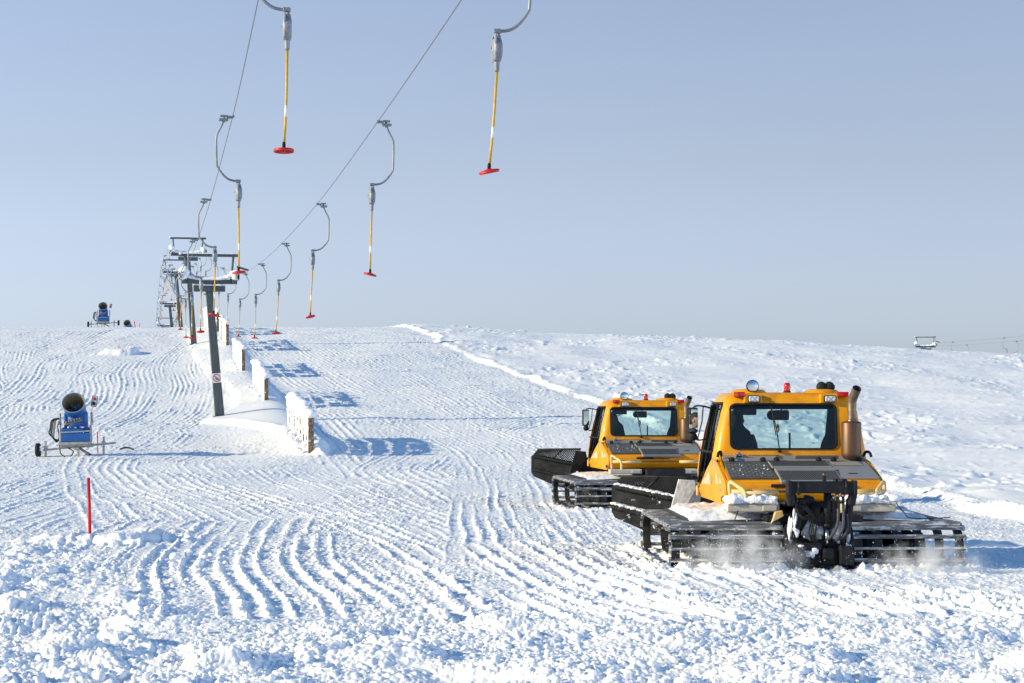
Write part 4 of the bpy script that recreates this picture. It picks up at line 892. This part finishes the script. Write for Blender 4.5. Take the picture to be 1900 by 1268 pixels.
        b = MB(); b.box((.12, .10, .26), (.62, .30, .24), bev=.03); b.box((0, .2, .40), (.9, .2, .2), bev=.03); b.box((-.30, -.10, .32), (.16, .18, .22), bev=.03); b.box((.34, -.10, .28), (.2, .2, .26), bev=.03); b.box((.09, -.10, .30), (.16, .16, .16), bev=.03); b.box((-.15, -.08, .40), (.30, .15, .10), bev=.02)
        for sx in (-1, 1): b.prism([(-.05, .02), (.22, .02), (.22, .62), (.12, .66), (-.02, .45)], sx*.46-.02, sx*.46+.02, lambda p, q, t: (t, p, q), bev=.006)
        B(b, 'hitch_block', 'black_steel')
        b = MB(); b.box((.04, -.12, 1.335), (.05, .05, .10), bev=.01); B(b, 'coupling', 'black_steel', lf)
        for x_, r_ in ((.20, .038), (.30, .05)): b = MB(); b.tube([(x_, -.12, 1.29), (x_, -.12, 1.34)], r_, 12); B(b, 'coupling', 'black_steel', lf)
        b = MB(); b.lathe([(0, .05), (.025, .045), (.03, .02), (.02, 0)], (.04, -.12, 1.375), (0, 0, 1), 12); B(b, 'rusty_cap', 'muffler', lf)
        rr_ = random.Random(3)
        for c, d, k in (((-.13, -.15, .33), (.09, .05, .075), 6), ((.40, -.06, .30), (.05, .05, .14), 5), ((.27, .08, .58), (.10, .12, .16), 8), ((-.14, .12, .66), (.10, .08, .20), 8), ((-.42, .02, .60), (.05, .07, .20), 7), ((.02, .12, .56), (.10, .08, .13), 6), ((-.33, -.05, .62), (.06, .05, .08), 4), ((-.32, -.19, .40), (.07, .04, .04), 3), ((.44, .1, .5), (.05, .08, .16), 5), ((-.36, -.07, .80), (.03, .05, .16), 6)):
            b = MB()
            for _ in range(k): b.lump([c[i] + d[i]*rr_.uniform(-.6, .6) for i in range(3)], [d[i]*rr_.uniform(.35, .6) for i in range(3)], rr_.randrange(999), 2, .3)
            B(b, 'packed_snow', 'rime')
        b = MB(); b.prism([(-.62, .70), (-.44, .80), (-.46, .88), (-.56, .86)], .35, .45, bev=.01); B(b, 'corner_bracket', 'worn_yellow')
    else:
        b = MB(); b.box((0, .1, .3), (.9, .3, .36), bev=.04); b.box((0, .15, .9), (.9, .2, .16), bev=.02); B(b, 'hitch_block', 'black_steel')
    # ---- front blade
    bx = empty('blade', (0, 5.05, 0 if snowy else .13), 0, root)
    def blade_panel(u0, u1, yaw, hx, name, left):
        """one third of the blade; u runs outwards from the hinge hx"""
        m_ = 'blade_snowy' if (snowy and left) else 'blade_black'
        sx = -1 if left else 1; R = Matrix.Rotation(-sx*yaw, 3, 'Z') if hx else Matrix.Identity(3)
        def T(u, d, z): return R @ Vector(((sx if hx else 1)*u, d, z)) + Vector((hx, 0, 0))
        return T, m_
    def panel(T, outline, ribs, mesh_poly, m_, name, hole=True):
        b = MB(); n = len(outline)
        F_ = [b.bm.verts.new(T(u, .03, z)) for u, z in outline]; K_ = [b.bm.verts.new(T(u, 0, z)) for u, z in outline]
        b.bm.faces.new(F_); b.bm.faces.new(K_[::-1])
        for j in range(n): b.bm.faces.new((F_[j], F_[(j+1) % n], K_[(j+1) % n], K_[j]))
        for (u0, z0), (u1, z1), d in ribs:                       # ledges along the back
            A_ = [T(u0, 0, z0), T(u0, -d, z0-.01), T(u0, -d, z0-.06), T(u0, 0, z0-.10)]; C_ = [T(u1, 0, z1), T(u1, -d, z1-.01), T(u1, -d, z1-.06), T(u1, 0, z1-.10)]
            b.loft([A_, C_], smooth=False)
        p_ = B(b, name, m_, bx); return p_
    for left in (True, False):
        sx = -1 if left else 1
        T, m_ = blade_panel(0, 1.1, -rad(20 if left else 82), sx*(1.36 if left else 1.16), 'wing', left)
        out = [(0, .16), (.52, .28), (1.10, .52), (1.16, .62), (1.16, 1.03), (1.09, 1.08), (0, .86)]
        wg = panel(T, out, [((0, .87), (1.08, 1.07), .07), ((.0, .49), (1.14, .75), .10)], None, m_, 'blade_wing')
        # mesh guard above the wing
        b = MB(); G0, G1 = [(0, .86), (1.10, 1.07)], [(-.12, 1.22), (.98, 1.205)]
        def gp(u, v): 
            a = Vector(G0[0]).lerp(Vector(G0[1]), u); c = Vector(G1[0]).lerp(Vector(G1[1]), u); q = a.lerp(c, v); return T(q.x, .015, q.y)
        fr = [gp(0, 0), gp(1, 0), gp(1, 1), gp(0, 1), gp(0, 0)]; b.tube(fr, .022, 6); b.tube([gp(.55, 0), gp(.42, 1)], .018, 6)
        nU = 20
        for i in range(-9, nU+1):
            for s_ in (1, -1):
                a0, a1 = i/nU, (i+7)/nU; v0, v1 = 0, 1
                if a0 < 0: v0 = -a0/(a1-a0); a0 = 0
                if a1 > 1: v1 = v0+(1-v0)*(1-a0)/(a1-a0) if a1 > a0 else 0; a1 = 1
                if a1 <= a0: continue
                b.tube([gp(a0, v0 if s_ > 0 else 1-v0), gp(a1, v1 if s_ > 0 else 1-v1)], .0095, 4, cap=False)
        B(b, 'mesh_guard', 'blade_black', bx)
        b = MB(); b.prism([(1.55, .70), (1.42, 1.18), (1.16, 1.16), (1.13, 1.02), (1.34, .66)], -.34, -.30, lambda p, q, t: ((sx*p if left else sx*(p-.45)), t, q), bev=.008); b.prism([(1.34, .66), (1.13, 1.02), (1.05, .98), (1.1, .45), (1.3, .3)], -.30, -.26, lambda p, q, t: ((sx*p if left else sx*(p-.45)), t, q), bev=.008)
        hp = B(b, 'hinge_plate', 'blade_black' if not (snowy and left) else 'grime_snow', bx)
        b = MB(); b.tube([T(.1, -.12, .25), T(.1, -.12, .72)], .05, 10); b.tube([T(-.3, -.3, .5), T(.25, -.1, .62)], .045, 10); b.box(T(-.05, -.15, .5), (.25, .25, .16), bev=.03); B(b, 'blade_cylinder', 'black_steel', bx)
        if snowy and left:
            b = MB(); rr_ = random.Random(23)
            for (u0, z0), (u1, z1), k in (((0, .87), (1.06, 1.07), 60), ((0, .49), (1.12, .75), 90)):
                b = MB()
                for _ in range(k):
                    t = rr_.random(); b.lump(T(u0+(u1-u0)*t, -.05+rr_.uniform(-.02, .02), z0+(z1-z0)*t+.015), (rr_.uniform(.04, .09), .035, rr_.uniform(.012, .03)), rr_.randrange(9999), 1, .2)
                B(b, 'caught_snow', 'rime', bx)
            b = MB()
            for _ in range(20): b.lump(T(rr_.uniform(-.25, .05), -.2+rr_.uniform(-.1, .1), rr_.uniform(.45, .75)), (rr_.uniform(.04, .1), .06, rr_.uniform(.03, .06)), rr_.randrange(9999), 1, .25)
            B(b, 'caught_snow', 'rime', bx)
    T, m_ = blade_panel(-1.2, 1.2, 0, 0, 'centre', True)
    panel(T, [(-1.28, .14), (1.12, .14), (1.12, 1.0), (-1.28, 1.0)], [((-1.25, .55), (1.1, .55), .10), ((-1.25, .25), (1.1, .25), .10)], None, 'blade_black', 'blade_centre')
    b = MB(); b.box((0, -.35, .52), (1.5, .5, .24), bev=.04); b.box((-.5, -.7, .5), (.18, 1.0, .18), bev=.03); b.box((.5, -.7, .5), (.18, 1.0, .18), bev=.03); b.box((0, -.5, .85), (.5, .5, .22), bev=.04); B(b, 'blade_carrier', 'cream_beam' if not snowy else 'grime_snow', bx)
    return root
g1 = make_groomer(True, True); g1.location = (4.27, 27.62, -.055); g1.rotation_euler = (0, 0, rad(1.8))
tag(g1, 'nearest yellow tracked snow groomer with black rear lifting arm and snow on its track covers', 'snow groomer', 'snow groomers driving up the piste')
g2 = make_groomer(False, False); g2.location = (3.52, 45.3, -.04); g2.rotation_euler = (0, 0, rad(6.3))
tag(g2, 'farther yellow snow groomer with clean black blade, driving ahead to the left', 'snow groomer', 'snow groomers driving up the piste')
# ------------------------------------------------------------------ snow guns
mat('gun_blue', (.004, .085, .36), rough=.4, coat=.1, dirt=(.01, .11, .34), dscale=4, damt=.6)
mat('gun_inner', (.24, .215, .15), rough=.5, dirt=(.15, .135, .095), dscale=4, damt=.6)
mat('gun_frame', (.40, .42, .40), rough=.5, metal=.4, dirt=(.26, .27, .25), dscale=6, damt=.7)
mat('brass', (.22, .20, .16), rough=.45, metal=.5, dirt=(.09, .085, .07), dscale=12)
mat('pole_red', (.58, .008, .022), rough=.4, spec=.4, dirt=(.46, .01, .02), dscale=5, damt=.6)
mat('panel_white', (.72, .72, .70), rough=.5)
def make_gun(detail, wheels=(True, True), panel=True):
    root = empty('snow_gun'); B = lambda b, n, m, p=None: b.build(n, M[m], p or root)
    AX = Vector((0, -math.cos(rad(30)), math.sin(rad(30)))); C = Vector((-.02, -.15, 1.72))     # barrel points at the viewer and up
    b = MB(); b.lathe([(.36, -.85), (.385, -.80), (.39, -.35), (.405, 0), (.425, .30), (.43, .33), (.415, .335), (.40, .30), (.375, 0), (.36, -.35), (.35, -.6)], C, AX, 40); br = B(b, 'barrel', 'gun_blue')
    b = MB(); b.lathe([(.398, .31), (.372, 0), (.357, -.35), (.34, -.55), (0, -.56)], C, AX, 36); B(b, 'barrel_lining', 'gun_inner', br)
    b = MB(); b.lathe([(.427, .30), (.436, .315), (.436, .34), (.425, .347), (.40, .335)], C, AX, 40); B(b, 'nozzle_ring', 'galv', br)
    b = MB(); b.lathe([(.10, -.5), (.12, -.2), (.11, -.08), (.05, .02), (0, .04)], C, AX, 20); B(b, 'fan_hub', 'gun_blue', br)
    q = AX.to_track_quat('Z', 'Y').to_matrix(); b = MB()
    for k in range(7):
        a = 2*math.pi*k/7 + .3; m_ = q @ Matrix.Rotation(a, 3, 'Z') @ Euler((.6, 0, 0)).to_matrix(); b.box(C + q @ Vector((.22*math.cos(a), .22*math.sin(a), -.30)), (.25, .15, .012), m_, bev=.005)
    B(b, 'fan_blade', 'gun_inner', br)
    b = MB(); b.lathe([(.30, -.10), (.34, .0), (.37, .15), (.375, .45), (.35, .5)], (-.02, .12, .98), (0, 0, 1), 28); b.box((.28, .05, 1.18), (.30, .44, .75), (0, 0, .05), bev=.10, seg=4); b.box((-.38, .05, 1.22), (.12, .4, .6), bev=.05); B(b, 'housing', 'gun_blue')
    b = MB(); rr_ = random.Random(2)
    for k in range(6): b.tube([(-.32+.10*k, -.42, 1.10+.025*k), (-.28+.10*k, -.50, 1.20+.025*k)], .03, 8); b.box((-.30+.10*k, -.44, 1.14+.025*k), (.06, .08, .10), (.2, .4, 0), bev=.01)
    b.tube([(-.38, -.40, 1.08), (.28, -.40, 1.24)], .04, 8); b.tube([(-.22, -.36, 1.12), (-.22, -.30, .90)], .03, 8); B(b, 'valve_block', 'brass')
    b = MB(); b.box((-.10, -.22, .86), (.80, .30, .16), (.25, 0, 0), bev=.02); b.box((0, -.05, .58), (1.10, .60, .34), bev=.03); b.box((.43, -.02, .78), (.24, .5, .34), bev=.04); bo = B(b, 'cabinet', 'gun_blue')
    b = MB(); b.box((-.02, -.34, .80), (1.14, .05, .055), (0, -.03, 0), bev=.01); b.box((-.02, -.30, .37), (1.18, .30, .09), bev=.01); b.box((0, 0, .30), (1.15, .75, .10), bev=.015)
    for sx in (-1, 1): b.tube(smooth_pts([(sx*.55, -.30, .38), (sx*.56, -.28, .95), (sx*.60, -.1, 1.15), (sx*.58, -.05, 1.50)], 5), .045, 8); b.box((sx*.59, -.1, 1.12), (.10, .22, .14), bev=.02)
    B(b, 'yoke_frame', 'gun_frame')
    b = MB(); b.box((-.02, -.08, .235), (1.25, .16, .10), (0, -.04, 0), bev=.015); b.box((-.1, -.10, .225), (2.75, .085, .075), (0, -.075, 0), bev=.01); b.tube([(1.25, -.1, .33), (1.46, -.1, .345)], .035, 8); B(b, 'axle', 'gun_frame')
    for x_, z0, z1 in ((-1.13, -.14, .48), (1.02, -.10, .58)):
        b = MB(); b.box((x_, -.18, (z0+z1)/2), (.075, .075, z1-z0), (0, .03, 0), bev=.008); b.box((x_, -.18, .24 if x_ < 0 else .34), (.14, .13, .13), bev=.015); B(b, 'support_leg', 'gun_frame')
    b = MB(); b.box((.10, -.35, -.02), (.07, .08, .40), bev=.01); b.box((.02, -.35, .14), (.26, .1, .06), (0, .5, 0), bev=.01); B(b, 'drawbar_stand', 'gun_frame')
    for sx, on in zip((-1, 1), wheels):
        if not on: continue
        b = MB(); zc = .15 if sx < 0 else .30
        b.lathe([(.13, -.09), (.22, -.09), (.255, -.06), (.262, 0), (.255, .06), (.22, .09), (.13, .09)], (sx*1.42, -.10, zc), (1, 0, 0), 24); ty = B(b, 'wheel', 'rubber')
        b = MB(); b.lathe([(0, -.05), (.13, -.06), (.14, -.085), (.14, .085), (.13, .06), (0, .05)], (sx*1.42, -.10, zc), (1, 0, 0), 20); B(b, 'rim', 'gun_frame', ty)
    if detail:
        b = MB(); rr_ = random.Random(5)
        for _ in range(9): b.lump((-1.30+rr_.uniform(-.05, .08), -.25, .14+rr_.uniform(-.12, .15)), (.06, .07, .06), rr_.randrange(99), 1, .3)
        for _ in range(9): b.lump((-.3+rr_.uniform(-.15, .6), -.28, .95+rr_.uniform(0, .03)), (.06, .06, .03), rr_.randrange(99), 1, .3)
        B(b, 'snow_patch', 'rime')
    for k in range(6):
        b = MB(); r_ = random.Random(60+k); x_ = -.68-.035*k; b.tube(smooth_pts([(-.62, -.12, 1.28+.01*k), (x_-.02, -.22, 1.25), (x_-.09, -.24, .95+r_.uniform(-.1, .1)), (x_-.12, -.24, .58+.03*k), (-.70, -.24, .42+.02*k), (-.62+.01*k, -.23, .62), (-.66, -.20, 1.0), (-.62, -.16, 1.22)], 5), .016, 6); B(b, 'cable_loop', 'rubber')
    for pts in ([(-.62, -.2, .6), (-.60, -.25, .25), (-.55, -.35, .0), (-.38, -.5, -.12)], [(-.3, -.2, .2), (-.1, -.3, .08), (-.12, -.4, -.05), (-.2, -.45, -.14)], [(.15, -.2, .2), (.35, -.4, .08), (.6, -.6, -.06)], [(.1, -.2, .18), (.32, -.42, .04), (.55, -.62, -.08)]):
        b = MB(); b.tube(smooth_pts(pts, 5), .022, 7); B(b, 'hose', 'rubber')
    if not panel: return root
    b = MB(); b.tube([(.55, .1, 1.45), (.63, .12, 1.75)], .012, 6); b.box((.68, .12, 1.93), (.22, .03, .40), (0, .2, 0), bev=.03); sg = B(b, 'control_panel', 'panel_white')
    b = MB(); b.box((.70, .09, 2.01), (.11, .05, .11), (0, .2, 0), bev=.03); B(b, 'red_button', 'lens_red', sg)
    b = MB(); b.box((.66, .09, 1.84), (.12, .05, .12), (0, .2, 0), bev=.03); B(b, 'dark_screen', 'hole_black', sg)
    b = MB(); fr = [(sg_x, .095, sg_z) for sg_x, sg_z in ((.55, 1.75), (.63, 2.14), (.82, 2.10), (.74, 1.71), (.55, 1.75))]; b.tube(fr, .010, 5); b.tube([(.70, .1, 2.13), (.71, .1, 2.20)], .008, 5); B(b, 'panel_frame', 'rubber', sg)
    return root
G = 'blue snow guns on the left slope'
gx, gd = at(143, 846); o = make_gun(True, (True, False)); o.location = (gx, gd, mz(gx, gd)+.10); o.rotation_euler = (0, rad(-1.5), rad(4)); o.scale = (.97,)*3
tag(o, 'nearest blue snow gun, with a coil of black hose at its side', 'snow gun', G)
gd = 190; gx = (192-950)/F*gd; o = make_gun(False); o.location = (gx, gd, gz(gx, gd)+.12); o.rotation_euler = (0, 0, rad(8)); tag(o, 'small blue two-wheeled snow gun standing on the left skyline', 'snow gun', G)
gd = 232; gx = (238-950)/F*gd; o = make_gun(False, panel=False); o.location = (gx, gd, CZ + (770-596)/F*gd - 2.12); o.rotation_euler = (0, 0, rad(-6)); tag(o, 'snow gun mostly hidden behind the crest, only its round mouth showing', 'snow gun', G)
# ------------------------------------------------------------------ marker poles
def marker(px0, py0, px1, py1, r, m, lb, D=None, n=14):
    x, d = at(px0, py0) if D is None else ((px0-950)/F*D, D)
    z0 = CZ-(py0-770)/F*d; x1, z1 = (px1-950)/F*d, CZ-(py1-770)/F*d
    b = MB(); v = Vector((x1-x, 0, z1-z0)); b.tube([-v*.35, v], r, n); e = MB(); c = v.normalized()
    o = b.build('marker_pole', M[m]); o.location = (x, d, z0); return tag(o, lb, 'marker pole')
marker(167, 992, 164, 887, .028, 'pole_red', 'bright red marker pole on a clean snow block at the near left', 33.3)
marker(181.5, 838, 180.5, 801, .022, 'pole_red', 'thin red marker pole standing by the nearest blue snow gun', at(143, 846)[1]+1.2)
marker(221.5, 657, 220.5, 642, .03, 'pole_red', 'tiny red marker pole on the low snow block up the left slope', at(222, 656)[1]-.1)
marker(251.5, 611, 249, 596, .045, 'pole_red', 'thin dark red marker pole on the skyline, right of the hidden snow gun', 193)
marker(258, 609, 260, 600, .025, 'pole_red', 'short leaning marker pole on the skyline, rightmost of the two there', 193)
# hose end lying on the snow
hx, hd = at(236, 838); b = MB(); b.tube(smooth_pts([(-.28, 0, .02), (-.1, .02, .07), (.1, 0, .06), (.26, -.05, .0)], 5), .03, 8); o = b.build('hose_end', M['rubber']); o.location = (hx, hd, gz(hx, hd)+.03)
tag(o, 'short black hose end sticking out of the snow right of the near snow gun', 'hose')
# twig and bits of bark on the foreground snow
hx, hd = at(234, 1075); b = MB(); b.tube([(-.03, 0, .14), (-.01, 0, .06), (.02, 0, -.02)], .004, 5); b.tube([(-.015, 0, .09), (-.04, .01, .07)], .002, 4); o = b.build('twig', M['old_wood']); o.location = (hx, hd, gz(hx, hd)); tag(o, 'thin dark twig poking out of the snow at the lower left', 'twig')
hx, hd = at(714, 1169); b = MB(); b.lump((0, 0, 0), (.025, .02, .018), 4, 2, .3); o = b.build('bark_piece', mat('bark', (.22, .09, .03), rough=.8)); o.location = (hx, hd, gz(hx, hd)+.015); tag(o, 'small brown piece of bark on the foreground snow', 'bark')
# ------------------------------------------------------------------ snow thrown up behind the near groomer's tracks
def spray():
    rs = np.random.RandomState(9); P = []
    for cx, n, wx, hz_ in ((-1.25, 1500, .34, .34), (-.75, 500, .3, .22), (1.45, 700, .5, .26), (-1.8, 250, .3, .2)):
        P.append(np.stack([cx + rs.randn(n)*wx, -.30 - np.abs(rs.randn(n))*.22, .0 + np.abs(rs.randn(n))*hz_ + .02, .0025 + .006*rs.rand(n)**4], 1))
    P = np.concatenate(P); V = np.array([(1, 0, 0), (-1, 0, 0), (0, 1, 0), (0, -1, 0), (0, 0, 1), (0, 0, -1)], float); Fc = np.array([(0, 2, 4), (2, 1, 4), (1, 3, 4), (3, 0, 4), (2, 0, 5), (1, 2, 5), (3, 1, 5), (0, 3, 5)])
    W = (P[:, None, :3] + V[None]*P[:, 3, None, None]).reshape(-1, 3); ff = (Fc[None] + (np.arange(len(P))*6)[:, None, None]).reshape(-1, 3)
    m = bpy.data.meshes.new('snow_spray'); m.from_pydata(W.tolist(), [], ff.tolist()); m.materials.append(M['rime']); o = bpy.data.objects.new('snow_spray', m); COL.objects.link(o)
    o.matrix_world = Matrix.Translation(g1.location) @ Matrix.Rotation(rad(1.8), 4, 'Z'); tag(o, 'fine snow dust thrown up behind the near groomer tracks', 'snow spray', kind='stuff')
    v = bpy.data.materials.new('snow_dust'); v.use_nodes = True; nt = v.node_tree; nt.nodes.clear(); L = nt.links.new
    out = nt.nodes.new('ShaderNodeOutputMaterial'); pv = nt.nodes.new('ShaderNodeVolumePrincipled'); pv.inputs['Color'].default_value = (1, 1, 1, 1); pv.inputs['Absorption Color'].default_value = (1, 1, 1, 1); pv.inputs['Anisotropy'].default_value = .2
    tc = nt.nodes.new('ShaderNodeTexCoord'); no = nt.nodes.new('ShaderNodeTexNoise'); no.inputs['Scale'].default_value = 4.5; no.inputs['Detail'].default_value = 5; L(tc.outputs['Object'], no.inputs['Vector'])
    mr = nt.nodes.new('ShaderNodeMapRange'); mr.inputs[1].default_value = .42; mr.inputs[2].default_value = .75; mr.inputs[4].default_value = 9.0; L(no.outputs[0], mr.inputs[0])
    ln = nt.nodes.new('ShaderNodeVectorMath'); ln.operation = 'LENGTH'; gr = nt.nodes.new('ShaderNodeMapping'); gr.inputs['Location'].default_value = (-1, -1, -1); gr.inputs['Scale'].default_value = (2, 2, 2); L(tc.outputs['Generated'], gr.inputs[0]); L(gr.outputs[0], ln.inputs[0])
    fr = nt.nodes.new('ShaderNodeMapRange'); fr.inputs[1].default_value = 1.0; fr.inputs[2].default_value = .25; L(ln.outputs['Value'], fr.inputs[0])
    mu = nt.nodes.new('ShaderNodeMath'); mu.operation = 'MULTIPLY'; L(mr.outputs[0], mu.inputs[0]); L(fr.outputs[0], mu.inputs[1]); L(mu.outputs[0], pv.inputs['Density']); L(pv.outputs[0], out.inputs['Volume'])
    for c, d in (((-1.1, -.42, .18), (.95, .40, .55)), ((1.45, -.42, .14), (.95, .36, .40))):
        b = MB(); r = bmesh.ops.create_icosphere(b.bm, subdivisions=3, radius=1)
        for w_ in b.bm.verts: w_.co = Vector((c[0]+w_.co.x*d[0], c[1]+w_.co.y*d[1], c[2]+w_.co.z*d[2]))
        o = b.build('snow_dust', v); o.matrix_world = Matrix.Translation(g1.location) @ Matrix.Rotation(rad(1.8), 4, 'Z'); tag(o, 'faint cloud of powder snow behind the near groomer %s track' % ('left' if c[0] < 0 else 'right'), 'snow dust', kind='stuff')
spray()

# ------------------------------------------------------------------ the driver, seen only in the wing mirror
def driver():
    mat('jacket', (.03, .035, .045), rough=.8); mat('skin', (.52, .30, .21), rough=.55); mat('hair', (.03, .02, .014), rough=.7)
    V, E, R = [], [], []
    def chain(pts, par=None):
        for p, r in pts:
            V.append(p); R.append(r); i = len(V)-1
            if par is not None: E.append((par, i))
            par = i
        return par
    chain([((0, 0, .10), .15)]); chain([((0, -.02, .30), .15), ((0, -.03, .48), .16)], 0); chest = len(V)-1
    neck = chain([((0, -.01, .58), .065), ((0, .02, .64), .058)], chest)
    for s in (-1, 1):
        k = chain([((.10*s, .12, .08), .095), ((.14*s, .48, .10), .075), ((.15*s, .56, -.02), .06), ((.15*s, .58, -.30), .05), ((.15*s, .70, -.34), .045)], 0)
        el = [((.19*s, -.02, .50), .075), ((.27*s, .10, .30), .055)]
        el += [((.14, .22, .50), .038), ((.075, .17, .615), .030)] if s > 0 else [((-.20, .42, .34), .042), ((-.12, .58, .40), .030)]
        h = chain(el, chest); c = Vector(V[h])
        for f in range(5):                                     # four fingers and a thumb
            d = Vector((.022*(f-1.5), .05, .03)) if s < 0 else Vector((-.035, .012*(f-1.5), .045))
            if f == 4: d = Vector((.04, .02, .02))
            chain([(tuple(c+d), .0095), (tuple(c+d*1.7+Vector((-.01*s, 0, -.01))), .008)], h)
    me = bpy.data.meshes.new('person'); me.from_pydata(V, E, []); o = bpy.data.objects.new('person', me); COL.objects.link(o)
    m = o.modifiers.new('s', 'SKIN'); ly = me.skin_vertices[0].data
    for i, r in enumerate(R): ly[i].radius = (r, r)
    ly[0].use_root = True; o.modifiers.new('u', 'SUBSURF').render_levels = 1; o.modifiers['u'].levels = 1
    dg = bpy.context.evaluated_depsgraph_get(); dg.update(); m2 = bpy.data.meshes.new_from_object(o.evaluated_get(dg)); o.modifiers.clear(); o.data = m2; m2.materials.clear(); m2.materials.append(M['jacket'])
    for p in m2.polygons: p.use_smooth = True
    b = MB(); r = bmesh.ops.create_icosphere(b.bm, subdivisions=4, radius=1)
    for v in r['verts']:
        x, y, z = v.co; z2 = z; w = .078*(1-.22*max(0, -z)); v.co = Vector((x*w, y*(.098 - .012*max(0, -z)), z*.122))
        if y > 0:
            v.co.y += .022*math.exp(-(x/.16)**2 - ((z+.12)/.20)**2) - .010*math.exp(-((abs(x)-.38)/.16)**2 - ((z-.10)/.12)**2) + .008*math.exp(-(x/.28)**2 - ((z+.42)/.08)**2)
        for f in v.link_faces: f.smooth = True
    for s in (-1, 1): b.lump((.078*s, -.005, -.005), (.014, .022, .032), 1, 2, .05)
    hd = b.build('head', M['skin'], o); hd.location = (0, .04, .755); hd.rotation_euler = (0, 0, rad(-20))
    b = MB(); r = bmesh.ops.create_icosphere(b.bm, subdivisions=3, radius=1)
    for v in r['verts']:
        x, y, z = v.co; k = 1.08 if (z > .35 or y < -.15) and z > -.5 else .9; v.co = Vector((x*.080*k, y*.1*k-.004, z*.124*k))
        for f in v.link_faces: f.smooth = True
    b.build('hair', M['hair'], hd)
    for s in (-1, 1):
        b = MB(); b.lathe([(0, .004), (.008, .002), (.011, 0)], (.030*s, .084, .012), (0, 1, 0), 10); b.build('eye', M['hair'], hd)
    o.matrix_world = Matrix.Translation(g1.location) @ Matrix.Rotation(rad(1.8), 4, 'Z') @ Matrix.Translation((-.70, 2.92, 1.38))
    tag(o, 'driver in a dark jacket inside the near groomer, hand at the chin', 'person')
driver()
